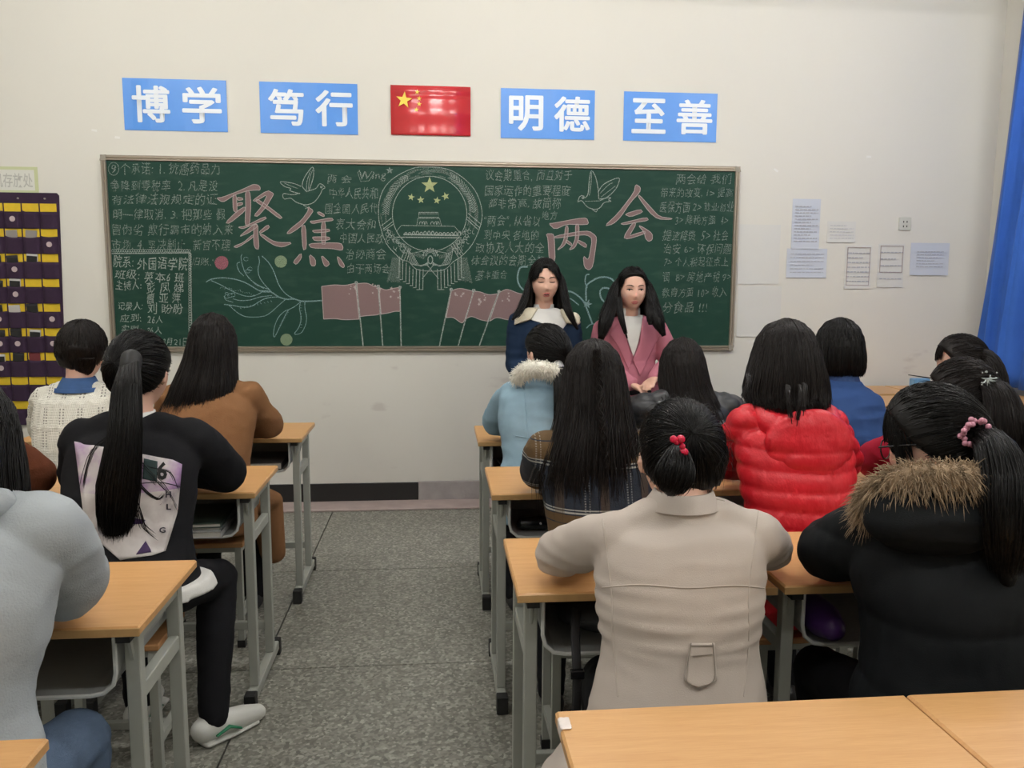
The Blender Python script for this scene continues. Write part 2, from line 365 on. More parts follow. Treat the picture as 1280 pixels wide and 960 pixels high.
f = Flat(); f.line([(447, 215), (451, 227), (461, 226), (468, 216), (465, 214), (460, 222), (457, 214), (453, 222), (450, 214)], .8, True); f.star((487, 213), 5); f.done('chalk_crown', CT)
for s_, x0, x1, y, h in [("议会期重合, 而且对于", 607, 715, 226, 13), ("国家运作的重要程度", 606, 713, 245, 13), ("都非常高, 故简称", 610, 702, 261, 13), ("地方", 677, 697, 274, 9), ("\"两会\", 从省以", 606, 675, 283, 13),
                       ("到中央 各地的", 605, 673, 300, 12), ("政协及人大的全", 594, 680, 316, 13), ("体会议的会期全都", 589, 681, 332, 13), ("基本重合", 595, 634, 350, 12)]:
    chalk_text(s_, x0, x1, y, h)
for s_, x0, x1, y, h in [("两会给 我们", 845, 914, 230, 12), ("带来的改变, 1> 提高", 826, 916, 247, 12), ("医保方面 2> 就业创业", 825, 917, 265, 12), ("3> 降税方面  4>", 844, 910, 281, 12), ("提速降费  5> 社会", 829, 911, 301, 13),
                       ("治安 6> 环保问题", 829, 915, 317, 12), ("7> 个人税起征点上", 830, 910, 333, 12), ("调  8> 房地产税 9>", 828, 914, 352, 12), ("教育方面 10> 收入", 828, 908, 371, 12), ("分食品 !!!", 827, 884, 391, 14)]:
    chalk_text(s_, x0, x1, y, h)
# big characters: filled strokes with pale outlines
def strokes(polys, ox, oy, sc, name):
    for poly in polys:
        q = [(ox+x/sc, oy+y/sc) for x, y in poly]
        n = len(q); sm = []
        for i in range(n):
            a, b, c = q[i-1], q[i], q[(i+1) % n]
            sm += [(b[0]*.8+a[0]*.2, b[1]*.8+a[1]*.2), (b[0]*.8+c[0]*.2, b[1]*.8+c[1]*.2)]
        o = Flat(.001+.00005*(len(bpy.data.objects) % 9)).poly(sm).done(name, CP)
        Flat(.0018).line(sm, .75, True).done('chalk_outline', CL, o)
strokes([
 [(70, 185), (120, 180), (250, 130), (340, 90), (380, 70), (420, 75), (440, 95), (438, 120), (400, 118), (330, 125), (220, 160), (140, 215), (110, 215)],
 [(208, 160), (240, 160), (245, 290), (240, 310), (212, 290)], [(315, 125), (350, 125), (362, 230), (350, 420), (312, 418), (318, 260)],
 [(245, 178), (290, 185), (296, 200), (250, 206)], [(245, 228), (290, 222), (293, 240), (246, 255)], [(240, 300), (310, 255), (318, 290), (180, 400), (145, 395)],
 [(375, 205), (500, 120), (550, 145), (550, 160), (490, 260), (420, 340), (385, 335), (450, 260), (505, 150), (400, 215)], [(410, 190), (500, 250), (630, 350), (605, 362), (480, 265), (400, 215)],
 [(250, 430), (310, 425), (480, 340), (495, 360), (330, 430), (290, 445)], [(255, 515), (370, 420), (410, 400), (415, 430), (340, 480)], [(385, 410), (420, 410), (420, 480), (430, 618), (400, 612), (385, 570)],
 [(210, 595), (300, 560), (380, 490), (385, 515), (250, 605)], [(430, 470), (505, 408), (520, 435), (440, 485)], [(430, 490), (460, 490), (540, 545), (600, 560), (718, 560), (630, 600), (560, 585), (490, 540)],
 [(660, 485), (700, 440), (790, 370), (845, 290), (840, 258), (888, 290), (870, 320), (800, 410), (740, 455), (690, 485)], [(785, 420), (822, 415), (830, 610), (800, 628)],
 [(918, 305), (940, 302), (980, 325), (978, 345), (935, 325)], [(855, 380), (900, 378), (1040, 350), (1060, 375), (960, 385), (880, 402)], [(955, 385), (990, 385), (992, 575), (955, 575)],
 [(875, 460), (910, 455), (1020, 445), (1028, 468), (900, 480)], [(875, 515), (910, 512), (1020, 512), (1030, 538), (900, 548)], [(845, 570), (1000, 562), (1120, 565), (1138, 600), (1130, 628), (1040, 610), (870, 607)],
 [(785, 645), (788, 690), (745, 748), (715, 725)], [(852, 655), (905, 700), (905, 758), (865, 755)], [(950, 660), (1028, 735), (1000, 765), (975, 750)], [(1085, 675), (1110, 690), (1152, 755), (1140, 775), (1105, 750)]],
 260, 220, 6.737, 'chalk_stroke')
strokes([
 [(165, 380), (200, 378), (400, 340), (470, 335), (487, 385), (430, 390), (310, 385), (215, 428)], [(145, 462), (200, 462), (210, 490), (218, 690), (170, 680), (160, 500)],
 [(215, 480), (400, 445), (490, 440), (545, 480), (548, 520), (520, 720), (490, 755), (450, 730), (442, 635), (475, 670), (490, 650), (515, 500), (470, 470), (380, 475), (215, 500)],
 [(300, 400), (322, 400), (318, 500), (290, 560), (228, 598), (270, 550), (290, 500)], [(310, 510), (350, 540), (350, 560), (300, 530)], [(380, 385), (408, 385), (408, 500), (375, 575), (325, 595), (360, 550), (380, 500)], [(400, 510), (470, 545), (465, 578), (395, 530)],
 [(860, 65), (900, 90), (895, 130), (820, 210), (740, 330), (680, 385), (610, 402), (720, 300), (850, 130)], [(890, 150), (990, 260), (1050, 325), (1158, 340), (1140, 348), (1040, 345), (970, 290), (880, 165)],
 [(770, 305), (900, 265), (920, 290), (820, 328)], [(738, 382), (800, 365), (950, 330), (965, 355), (870, 370), (770, 390)], [(835, 375), (868, 380), (810, 480), (850, 465), (935, 440), (940, 460), (800, 505), (762, 492)],
 [(880, 392), (930, 415), (995, 460), (995, 510), (965, 525), (940, 500), (930, 450)]], 660, 220, 6.4, 'chalk_stroke')
# doves
def Z(ox, oy, sc, pts): return [(ox+x/sc, oy+y/sc) for x, y in pts]
f = Flat(); g = lambda p: Z(340, 190, 3.84, p)
f.line(g([(255, 170), (240, 155), (225, 155), (210, 175), (165, 190)]), .9, sm=4); f.line(g([(165, 190), (145, 160), (160, 115), (195, 72), (200, 110), (190, 150), (178, 185)]), .9, sm=4)
f.line(g([(165, 190), (168, 140), (185, 90)]), .6, sm=3); f.line(g([(175, 180), (180, 130), (195, 85)]), .6, sm=3)
f.line(g([(140, 165), (100, 150), (40, 143), (60, 165), (90, 175), (85, 185), (115, 195), (135, 200)]), .9, sm=4); f.line(g([(60, 150), (95, 165), (125, 175)]), .6, sm=3)
f.line(g([(135, 198), (95, 205), (55, 200), (58, 225), (90, 222), (115, 240), (150, 252), (175, 252), (205, 238), (230, 205), (242, 180), (255, 172)]), .9, sm=4); f.arc(g([(237, 168)])[0], 1.1, 1.1, 0, 360, .8, 8); f.line(g([(150, 255), (165, 262), (160, 272), (180, 262)]), .8)
f.done('chalk_dove', CW)
f = Flat(); g = lambda p: Z(580, 190, 3.765, p)
f.line(g([(535, 235), (545, 210), (560, 205), (572, 215), (585, 190), (590, 130), (600, 88), (620, 120), (632, 180), (634, 222)]), .9, sm=4); f.line(g([(600, 95), (598, 150), (590, 205)]), .6, sm=3)
f.line(g([(630, 190), (660, 150), (728, 122), (722, 160), (700, 190), (670, 215), (640, 228)]), .9, sm=4); f.line(g([(640, 195), (680, 155), (700, 145)]), .6, sm=3); f.line(g([(645, 212), (680, 185), (712, 160)]), .6, sm=3)
f.line(g([(636, 222), (690, 215), (680, 225), (692, 232), (660, 238), (640, 262), (615, 270), (580, 258), (555, 230), (535, 235)]), .9, sm=4); f.arc(g([(560, 215)])[0], 1.2, 1.2, 0, 360, 1.0, 8); f.line(g([(605, 272), (622, 282), (630, 270)]), .9); f.line(g([(570, 232), (640, 230)]), .5)
f.done('chalk_dove', CW)
# emblem drawn in chalk
f = Flat(); g = lambda p: Z(460, 200, 5.65, p); E1 = lambda x, y: (460+x/5.65, 200+y/5.65)
outer = g([(435, 50), (330, 55), (200, 115), (120, 190), (80, 290), (75, 400), (90, 480), (130, 590), (190, 660), (240, 705), (290, 720), (340, 770), (440, 785), (540, 775), (600, 720), (660, 680), (740, 590), (795, 460), (805, 360), (770, 240), (700, 150), (600, 80), (500, 52), (435, 50)])
f.line(outer, .8, sm=3); f.arc(E1(435, 380), 263/5.65, 265/5.65, 0, 360, .8, 60)
for k in range(46):
    a = math.radians(120+k*2.6 if k < 23 else 60-(k-23)*2.6); r0, r1 = 275, 345; m = .5*(r0+r1)
    for s_ in (-1, 1):
        b = a+s_*.05; f.line([E1(435+m*math.cos(a), 385-m*math.sin(a)), E1(435+(m+24*s_)*math.cos(a+.06), 385-(m+24*s_)*math.sin(a+.06))], .6)
for k in range(44):
    a = math.radians(200+k*1.7 if k < 22 else 340-(k-22)*1.7); rr = random.uniform(280, 345)
    f.arc(E1(435+rr*math.cos(a), 385-rr*math.sin(a)), 2.0, 2.4, random.uniform(0, 180), random.uniform(220, 400), .6, 8)
for p in ([(95, 465), (165, 410)], [(105, 490), (175, 435)], [(110, 500), (185, 450)], [(235, 700), (270, 610)], [(255, 705), (290, 620)], [(275, 710), (300, 625)], [(705, 375), (800, 455)], [(700, 400), (785, 475)], [(695, 415), (775, 490)], [(600, 590), (660, 680)], [(615, 580), (670, 665)], [(585, 600), (640, 690)]): f.line(g(p), .8)
# gate tower
f.line(g([(200, 505), (235, 462), (610, 468), (655, 520)]), .7); f.line(g([(205, 545), (660, 550)]), 1.2); f.line(g([(250, 525), (640, 533)]), 1.6); f.line(g([(360, 370), (495, 370), (500, 405), (358, 405), (360, 370)]), .8); f.line(g([(345, 460), (352, 412), (505, 412), (520, 465)]), .7); f.line(g([(358, 380), (495, 380)]), .6)
for x in (365, 385, 400, 445, 470, 485): f.arc(E1(x+8, 455), 1.8, 3.5, 0, 180, .8, 8)
for x in range(260, 640, 27): f.arc(E1(x+8, 532), 1.9, 3.2+random.random()*2, 0, 180, 1.0, 8)
# gear, knot, drapery
for r in (28, 38, 50): f.arc(E1(440, 680), r/5.65, r/5.65, 0, 180, .8, 16)
for k in range(9): a = math.radians(10+k*20); f.line([E1(440+50*math.cos(a), 680-50*math.sin(a)), E1(440+60*math.cos(a), 680-60*math.sin(a))], 1.2)
f.arc(E1(440, 705), 3, 5, 0, 360, 1.2, 12)
for s_ in (-1, 1):
    for k in range(5): f.line([E1(440+s_*15, 720+k*6), E1(440+s_*(70+k*15), 740-k*4+10), E1(440+s_*(110+k*12), 690-k*12), E1(440+s_*(115+k*14), 660-k*5)], .7, sm=4)
    for k in range(8): x = 440+s_*(50+k*24); yb = 915-(0 if k < 2 else (k-1)*14); f.line([E1(x, 770-max(0, k-3)*22), E1(x+s_*3, yb)], .9); f.line([E1(x, yb), E1(x+s_*24, yb)], .8)
    f.line([E1(440+s_*20, 745), E1(440-s_*60, 840)], .8)
f.line(g([(300, 660), (435, 640), (570, 660)]), .6, sm=3); f.done('chalk_emblem', CW)['kind'] = 'stuff'
f = Flat(.0011)
for k in range(70):
    a = math.radians(random.uniform(-25, 205)); f.arc(E1(435, 385), random.uniform(280, 345)/5.65, random.uniform(275, 335)/5.65, math.degrees(a), math.degrees(a)+random.uniform(8, 24), 1.6, 8)
for s_ in (-1, 1):
    for k in range(7): x = 435+s_*(205+k*9); f.line([E1(x, 690), E1(x+s_*(8+k*5), 850+random.random()*20)], 2.0)
for p in ([(300, 640), (260, 610), (230, 590)], [(560, 650), (620, 600), (650, 560)], [(330, 660), (400, 690)], [(560, 670), (500, 690)]): f.line(g(p), 5)
f.done('chalk_shading', CS)['kind'] = 'stuff'
f = Flat(.0016); f.star(E1(435, 178), 10.5); f.star(E1(305, 262), 4.6, .2); f.star(E1(373, 282), 4.8, -.1); f.star(E1(487, 286), 4.8, .15); f.star(E1(548, 256), 5.2, -.3); f.done('chalk_star', CY)
# flags
def flag(top, bot, marks):
    o = Flat(.001).poly(top+bot[::-1]).done('chalk_flag', CP)
    Flat(.0017).line(top, .8).line(bot, .8).line([top[0], bot[0]], .8).line([top[-1], bot[-1]], .8).done('chalk_outline', CL, o)
g = lambda p: Z(340, 190, 3.84, p)
flag(catm := [tuple(q) for q in catmull([list(p) for p in g([(238, 645), (300, 638), (350, 640), (400, 630)])], 4)], [tuple(q) for q in catmull([list(p) for p in g([(248, 802), (300, 800), (350, 805), (418, 802)])], 4)], 0)
flag([tuple(q) for q in catmull([list(p) for p in g([(408, 632), (455, 630), (490, 645), (512, 648)])], 4)], [tuple(q) for q in catmull([list(p) for p in g([(420, 790), (460, 785), (500, 782), (522, 775)])], 4)], 0)
flag([tuple(q) for q in catmull([list(p) for p in g([(514, 650), (545, 662), (580, 655), (612, 650)])], 4)], [tuple(q) for q in catmull([list(p) for p in g([(524, 778), (560, 772), (590, 765), (616, 765)])], 4)], 0)
g = lambda p: Z(340, 190, 3.84, p)
flag([tuple(q) for q in catmull([list(p) for p in g([(862, 665), (900, 655), (940, 662), (968, 670)])], 4)], [tuple(q) for q in catmull([list(p) for p in g([(836, 795), (870, 795), (910, 820), (925, 805)])], 4)], 0)
flag([tuple(q) for q in catmull([list(p) for p in g([(970, 668), (1000, 672), (1040, 685), (1085, 680)])], 4)], [tuple(q) for q in catmull([list(p) for p in g([(930, 800), (960, 790), (1000, 805), (1035, 812)])], 4)], 0)
flag([tuple(q) for q in catmull([list(p) for p in g([(1090, 675), (1130, 660), (1190, 680), (1240, 680)])], 4)], [tuple(q) for q in catmull([list(p) for p in g([(1045, 812), (1080, 795), (1130, 805), (1200, 810)])], 4)], 0)
for a, b in (((404, 628), (438, 935)), ((510, 645), (532, 935)), ((614, 650), (620, 935)), ((860, 660), (803, 935)), ((968, 665), (893, 932)), ((1090, 670), (995, 930))):
    f = Flat(.002); p = g([a, b]); f.line(p, 1.5); f.disc((p[0][0], p[0][1]), 2.3, 8); f.done('chalk_flagpole', CW)
f = Flat(.0019)
for x, y in ((380, 665), (495, 655), (585, 675), (895, 695), (1000, 710), (1130, 700)):
    for k in range(6): p = g([(x+random.uniform(-26, 26), y+random.uniform(-22, 24))])[0]; f.star(p, random.uniform(1.2, 2.6), random.random())
f.done('chalk_star', CL)
# flower with leaves, dots, scrolls
f = Flat(); g = lambda p: Z(250, 320, 8, p)
for p, wd in (([(60, 260), (120, 230), (240, 218), (380, 240), (480, 280), (600, 350), (700, 362)], 1.2), ([(110, 245), (200, 285), (330, 355), (450, 400), (540, 398), (620, 362)], .9), ([(240, 483), (330, 495), (440, 512), (520, 500), (620, 440), (700, 415), (800, 410)], 1.1), ([(290, 492), (380, 570), (470, 608), (620, 605), (700, 570), (790, 490), (860, 430)], .9),
              ([(620, 0), (690, 70), (740, 160), (790, 290), (860, 380), (960, 435), (1010, 450)], 1.1), ([(585, 0), (595, 60), (580, 130), (595, 210), (650, 290), (730, 370), (800, 415), (870, 430)], 1.0), ([(600, 350), (700, 355), (780, 405), (860, 432), (940, 430), (1010, 450), (1100, 452), (1228, 445)], 1.6),
              ([(1010, 455), (940, 510), (880, 545), (830, 640), (745, 810), (740, 730), (780, 620), (850, 550), (890, 538)], .9), ([(1005, 460), (995, 520), (1010, 620), (990, 710), (945, 778), (1010, 770), (1055, 690), (1065, 610), (1050, 530), (1048, 460)], .9), ([(720, 395), (600, 410), (500, 440), (400, 445), (330, 428)], .9),
              ([(690, 335), (600, 300), (520, 250), (460, 180), (430, 110), (410, 20), (420, -20)], .9), ([(640, 325), (560, 285), (500, 230)], .7), ([(440, 200), (390, 150), (370, 80), (400, 60)], .8), ([(240, 400), (260, 440), (330, 462)], .8), ([(300, 380), (340, 370), (350, 400), (310, 410)], .7), ([(250, 380), (260, 365), (290, 370)], .7)): f.line(g(p), wd, sm=4)
for k in range(16): f.line(g([(200+k*22, 300+k*5+random.uniform(-12, 25)), (212+k*22, 312+k*5)]), .5)
for k in range(10): f.line(g([(400+k*34, 515-k*8), (412+k*34, 530-k*8)]), .6)
for k in range(9): f.line(g([(795+k*9, 690-k*16), (815+k*9, 690-k*16)]), .5); f.line(g([(1000, 490+k*28), (1020, 492+k*28)]), .5)
for c in ((460, 30), (500, 130), (480, 150), (300, 395), (270, 405)): f.arc(g([c])[0], 3, 2.4, 20, 330, .6, 10)
f.done('chalk_flower', CB)
for c, r, m, nm in (((277, 328.5), 8.4, CROSE, 0), ((351, 327), 7.6, CG, 0), ((358, 424.5), 7.4, CG, 0)): Flat(.0012).disc(c, r).done('chalk_dot', m)
f = Flat(); g = lambda p: Z(580, 190, 3.765, p)
for p, wd in (([(300, 540), (265, 545), (252, 590), (262, 630), (290, 658)], 2), ([(465, 655), (510, 660), (560, 700), (590, 770), (605, 810)], 2), ([(575, 700), (575, 640), (590, 615), (640, 590), (690, 595), (715, 630), (710, 680), (685, 715), (650, 695), (640, 660), (655, 640), (685, 645), (690, 668), (675, 678)], 2), ([(580, 640), (570, 610), (575, 580), (590, 575)], 1.5), ([(470, 690), (500, 690), (540, 720)], 1.4), ([(575, 830), (600, 810), (640, 815)], 1.4)): f = Flat(); f.line(g(p), wd, sm=5); f.done('chalk_scroll', CB)
f = Flat(); f.star(g([(582, 715)])[0], 6, .3); f.done('chalk_star', CB)
# ------------------------------------------------------------------ POSTERS
M_BLUE = mat('poster_blue', (.075, .29, .80), .38, .05, 3); M_PW = mat('poster_white', (.80, .86, .93), .4)
def poster(chars, X0, X1, Z0, Z1, lab, boxes):
    t = thing('slogan_poster', lab, 'poster', ((X0+X1)/2, YW, Z0), 0, None)
    m = MB(); n = 12; Wd = X1-X0; Hh = Z1-Z0; top = []; 
    for sgn in (0, 1):
        for j in range(2):
            for i in range(n+1):
                u = i/n; m.v.append((-Wd/2+Wd*u, -.002-.0025*math.sin(u*PI*3+Z0*9)**2-.0015*sgn, Hh*j))
    k = n+1
    for i in range(n): a = i; m.f += [(a, a+k, a+k+1, a+1), (a+2*k, a+2*k+1, a+3*k+1, a+3*k), (a, a+1, a+1+2*k, a+2*k), (a+k, a+3*k, a+3*k+1, a+k+1)]
    m.f += [(0, 2*k, 3*k, k), (n, k+n, 3*k+n, 2*k+n)]
    m.obj('sheet', M_BLUE, t)
    for ch, (a, b, c, d) in zip(chars, boxes):
        me = None; e = .0058
        for k, (dx, dz) in enumerate(((0, 0), (e, 0), (-e, 0), (0, e*.8), (0, -e*.8), (e*.7, e*.6), (-e*.7, e*.6), (e*.7, -e*.6), (-e*.7, -e*.6))):
            q = text_mesh(ch, (a+e+dx, 0, c+e+dz), (b-e+dx, 0, c+e+dz), d-c-2*e, YW-.0085-.00003*k, 0, 0, 1, 0, 3); me = q if me is None else merge(me, q)
        link('character', me, M_PW, t, ((X0+X1)/2, YW, Z0))
def cb(X0, X1, Z0, Z1): 
    W_ = X1-X0; z0 = Z0+.045; z1 = Z1-.04
    return [(X0+W_*.085, X0+W_*.45, z0, z1), (X0+W_*.565, X0+W_*.95, z0, z1)]
for ch, X0, X1, lab in (('博学', -1.882, -1.272, 'blue slogan poster at far left above the chalkboard, two white characters reading 博学'), ('笃行', -1.075, -.482, 'blue slogan poster just left of the red flag, white characters 笃行'),
                   ('明德', .409, 1.009, 'blue slogan poster just right of the red flag, white characters 明德'), ('至善', 1.197, 1.810, 'blue slogan poster at far right above the chalkboard, white characters 至善')):
    poster(ch, X0, X1, 2.352, 2.657, lab, cb(X0, X1, 2.352, 2.657))
ft = thing('flag_poster', 'glossy red flag poster with yellow stars above the middle of the chalkboard', 'flag', (-.03, YW, 2.357))
m = MB(); n = 24; Hh = .30
for i in range(n+1):
    v_ = i/n; y = -.006-.010*math.sin(v_*PI)-.004*math.cos(v_*7)**2+(.004 if .78 < v_ < .86 else 0); m.v += [(-.248, y, Hh*v_), (0, y-.003, Hh*v_), (.248, y, Hh*v_)]
for i in range(n): a = i*3; m.f += [(a, a+1, a+4, a+3), (a+1, a+2, a+5, a+4)]
fo = m.obj('sheet', mat('flag_red', (.62, .028, .035), .22, .06, 5, spec=.8), ft, smooth=True)
sol = fo.modifiers.new('s', 'SOLIDIFY'); sol.thickness = .001
def star3(c, r, rot=0):
    m = MB(); m.add([(c[0]+(r if k % 2 == 0 else r*.4)*math.sin(rot+k*PI/5), c[2]*0+c[1], c[2]+(r if k % 2 == 0 else r*.4)*math.cos(rot+k*PI/5)) for k in range(10)], [tuple(range(10))]); return m
MYEL = mat('star_yellow', (.85, .62, .05), .35)
for (px, py), r in (((505, 125), .052), ((521.5, 115), .016), ((524, 123), .016), ((524, 130), .016), ((520.5, 137), .016)):
    p = onY(px, py, YW-.024); star3((p.x+.03, -.0245, p.z-2.357), r, .1).obj('star', MYEL, ft)
# ------------------------------------------------------------------ PHONE ORGANISER
po = thing('phone_pocket_organiser', 'purple hanging organiser with yellow-lined phone pockets on the wall left of the chalkboard', 'organiser', (-2.3, YW-.002, .57))
M_PUR = mat('purple_cloth', (.030, .011, .036), .85, .3, 20, .3, 400); M_YL = mat('yellow_lining', (.72, .50, .02), .7, .15, 30); M_STK = mat('sticker', (.52, .42, .42), .6, .2, 200)
cw_, rh_ = .104, .1515; NC, NR = 6, 9
def sk(z): return -.036*(1.39-z)/1.39
m = MB()
m.add([(-NC*cw_+sk(0)-.01, -.006, 0), (sk(0)+.012, -.006, 0), (.012, -.006, 1.385), (0, -.006, 1.4), (-NC*cw_-.01, -.006, 1.4), (-NC*cw_+sk(0)-.01, 0, 0), (sk(0)+.012, 0, 0), (.012, 0, 1.385), (0, 0, 1.4), (-NC*cw_-.01, 0, 1.4)],
      [(0, 1, 2, 3, 4), (9, 8, 7, 6, 5), (0, 5, 6, 1), (1, 6, 7, 2), (2, 7, 8, 3), (3, 8, 9, 4), (4, 9, 5, 0)])
m.obj('backing_cloth', M_PUR, po)
for k in range(4): MB().tube([(-.07-k*.155, -.004, 1.365), (-.07-k*.155, -.012, 1.365)], [.006, .005], 8).obj('grommet', mat('grommet_metal', (.6, .55, .5), .3, metal=.7), po)
pocket_me = []
for vv in range(4):
    rr = random.Random(vv); m = MB(); nx, nz = 8, 6
    sagL = rr.uniform(0, .012); sagR = rr.uniform(0, .012); dip = rr.uniform(.002, .012)
    for sgn in (0, 1):
        for j in range(nz+1):
            for i in range(nx+1):
                u = i/nx; v_ = j/nz; zt = .110-sagL*(1-u)-sagR*u-dip*math.sin(PI*u)
                y = -.006-(.020*min(1, math.sin(PI*u)*2.4)*(.80+.2*v_)) if 0 < i < nx else -.006
                m.v.append(((u-.5)*.098, y+.002*sgn, zt*v_))
    k = nx+1; q = k*(nz+1)
    for j in range(nz):
        for i in range(nx): a = j*k+i; m.f += [(a, a+1, a+k+1, a+k), (a+q, a+k+q, a+k+1+q, a+1+q)]
    for i in range(nx): a = nz*k+i; m.f.append((a, a+1, a+1+q, a+q))
    me = m.mesh('pocket'); me.materials.append(M_PUR); me.shade_smooth(); pocket_me.append(me)
yl = MB().box(-.0475, .0475, -.0085, -.005, .10, .149).mesh('card'); yl.materials.append(M_YL)
stk = MB(); stk.tube([(0, -.0260, .055), (0, -.0272, .055)], [.017, .0165], 14, round_=False); stk = stk.mesh('sticker'); stk.materials.append(M_STK)
STK = {(0, 2): 1, (1, 0): 1, (2, 2): 1, (2, 3): 1, (3, 2): 1, (4, 0): 1, (4, 3): 1, (5, 0): 1, (5, 2): 1, (5, 3): 1, (6, 3): 1}
for r in range(NR):
    for c in range(NC):
        z = 1.335-(r+1)*rh_+.003; x = -(c+.5)*cw_+sk(z)+.004
        o = bpy.data.objects.new('pocket', pocket_me[(r*3+c*5) % 4]); COL.objects.link(o); o.parent = po; o.location = (x, 0, z)
        y_ = bpy.data.objects.new('pocket_lining', yl); COL.objects.link(y_); y_.parent = po; y_.location = (x, 0, z)
        if (r, c) in STK: s_ = bpy.data.objects.new('number_sticker', stk); COL.objects.link(s_); s_.parent = o; s_.location = (.004, 0, 0)
COLS = [(.28, .26, .24), (.5, .48, .45), (.02, .02, .025), (.45, .45, .46), (.14, .02, .025)]
ph = [(0, 3, 2, -.02), (1, 1, 0, 0), (1, 2, 0, 0), (1, 3, 4, 0), (2, 1, 3, .01), (2, 2, 2, 0), (2, 3, 2, 0), (3, 2, 3, .01), (3, 3, 2, 0), (4, 2, 1, 0), (4, 1, 2, .01), (4, 3, 2, 0), (5, 1, 3, .0), (5, 2, 2, .01), (5, 3, 2, 0), (6, 2, 2, .01), (6, 3, 3, 0), (6, 1, 4, .01)]
on = ['topmost', 'second', 'third', 'fourth', 'fifth', 'sixth', 'seventh']; oc = ['rightmost', 'second from right', 'third from right', 'fourth from right']
cn = ['grey-brown', 'pale silver', 'black', 'silver-edged dark', 'dark red']
for r, c, ci, dz in ph:
    z = .57+1.335-(r+1)*rh_+.003; x = -2.3-(c+.5)*cw_+sk(z-.57)
    t = thing('mobile_phone', '%s phone %s in the %s row of the organiser' % (cn[ci], oc[c], on[r]), 'phone', (x, YW-.0155, z+.032+dz), 0, 'phones in the wall organiser'); t.rotation_euler = (0, random.uniform(-.08, .08), 0)
    MB().box(-.033, .033, -.003, .003, 0, .108, .0025).obj('case', mat('phone_case_%d' % ci, COLS[ci], .3), t)
    if ci in (3, 2): MB().box(-.030, .030, -.0042, -.0028, .008, .094).obj('screen', mat('phone_glass', (.01, .01, .012), .1), t)
    if ci == 3: MB().box(-.030, .030, -.0042, -.0028, .096, .106).obj('top_edge', mat('phone_light_edge', (.6, .6, .58), .3), t)
sg = thing('storage_sign', 'pale green bordered paper sign above the purple organiser', 'sign', (-2.52, YW, 1.965))
MB().box(-.24, .115, -.003, 0, 0, .158).obj('border', mat('sign_border', (.58, .62, .36), .6), sg); MB().box(-.215, .095, -.004, -.002, .018, .14).obj('paper', mat('sign_paper', (.72, .72, .66), .6), sg)
me = text_mesh('手机存放处', (-2.72, 0, 2.0), (-2.435, 0, 2.0), .085, YW-.0050, .01, 0); link('lettering', me, mat('sign_lettering', (.50, .50, .46), .6), sg, (-2.52, YW, 1.965))
# ------------------------------------------------------------------ PAPERS ON THE WALL
M_PAP = mat('paper_white', (.70, .695, .66), .7, .03, 6); M_PAPB = mat('paper_bluish', (.60, .64, .72), .7, .03, 6); M_INK = mat('faint_ink', (.46, .47, .52), .8); M_INKR = mat('border_ink', (.42, .33, .32), .8)
def paper(x0, y0, x1, y1, m, lab, rows, border=None, inner=None):
    a = onY(x0, y1, YW); b = onY(x1, y0, YW); W_ = b.x-a.x; H_ = b.z-a.z
    t = thing('wall_notice', lab, 'notice', ((a.x+b.x)/2, YW, a.z))
    s = MB(); n = 6
    for j in range(n+1):
        v_ = j/n; y = -.0018-.006*(1-v_)**3*(1 if rows > 3 else .5); s.v += [(-W_/2, y, H_*v_), (W_/2, y*.8, H_*v_), (-W_/2, y-.0008, H_*v_), (W_/2, y*.8-.0008, H_*v_)]
    for j in range(n): k = j*4; s.f += [(k, k+1, k+5, k+4), (k+2, k+6, k+7, k+3), (k, k+4, k+6, k+2), (k+1, k+3, k+7, k+5)]
    s.obj('sheet', m, t)
    if rows:
        s = MB(); rr = random.Random(x0); iy = inner or .12
        for r in range(rows):
            z = H_*(1-iy-(1-2*iy)*(r+.5)/rows); x = -W_/2*(1-2*iy*.7); xe = W_/2*(1-2*iy*.7)*(1 if rr.random() < .75 else .4)
            while x < xe:
                l = rr.uniform(.012, .03); s.box(x, min(x+l, xe), -.0092, -.0088, z-H_*.011, z+H_*.011); x += l+.005
        o = s.obj('printed_lines', M_INK, t); o['kind'] = 'stuff'
    if border:
        s = MB(); i = .012; th = .0035
        z0_ = H_*border
        s.box(-W_/2+i, W_/2-i, -.0094, -.009, H_-i-th, H_-i); s.box(-W_/2+i, W_/2-i, -.0094, -.009, z0_, z0_+th); s.box(-W_/2+i, -W_/2+i+th, -.0094, -.009, z0_, H_-i); s.box(W_/2-i-th, W_/2-i, -.0094, -.009, z0_, H_-i)
        s.obj('printed_border', M_INKR, t)
paper(921, 281, 976, 355, M_PAP, 'large blank pale sheet next to the right end of the chalkboard, upper of two', 0)
paper(920, 358, 977, 421, M_PAP, 'large blank pale sheet low beside the chalkboard, above the red jacket wearer', 0)
paper(988, 249, 1026, 311, M_PAPB, 'bluish printed notice, highest of the notices on the front wall', 12)
paper(982, 311, 1034, 347, M_PAPB, 'bluish wide printed notice directly below the highest one', 6)
paper(1033, 277, 1070, 303, M_PAP, 'small cream note right of the highest bluish notice', 5)
paper(1054, 307, 1090, 361, M_PAP, 'tall white notice with a brownish border, third column of notices', 7, .08)
paper(1095, 305, 1131, 359, M_PAP, 'white notice with a small square brownish frame, below the wall socket', 5, .34)
paper(1136, 304, 1187, 344, M_PAPB, 'bluish landscape notice, nearest of all to the blue curtain', 6, None, .22)
sw = thing('wall_socket', 'small white square wall socket plate above the notices', 'socket', (onY(1130, 288, YW).x, YW, onY(1130, 288, YW).z))
MB().box(-.043, .043, -.010, 0, 0, .086, .003).obj('plate', mat('socket_plastic', (.62, .62, .55), .4), sw)
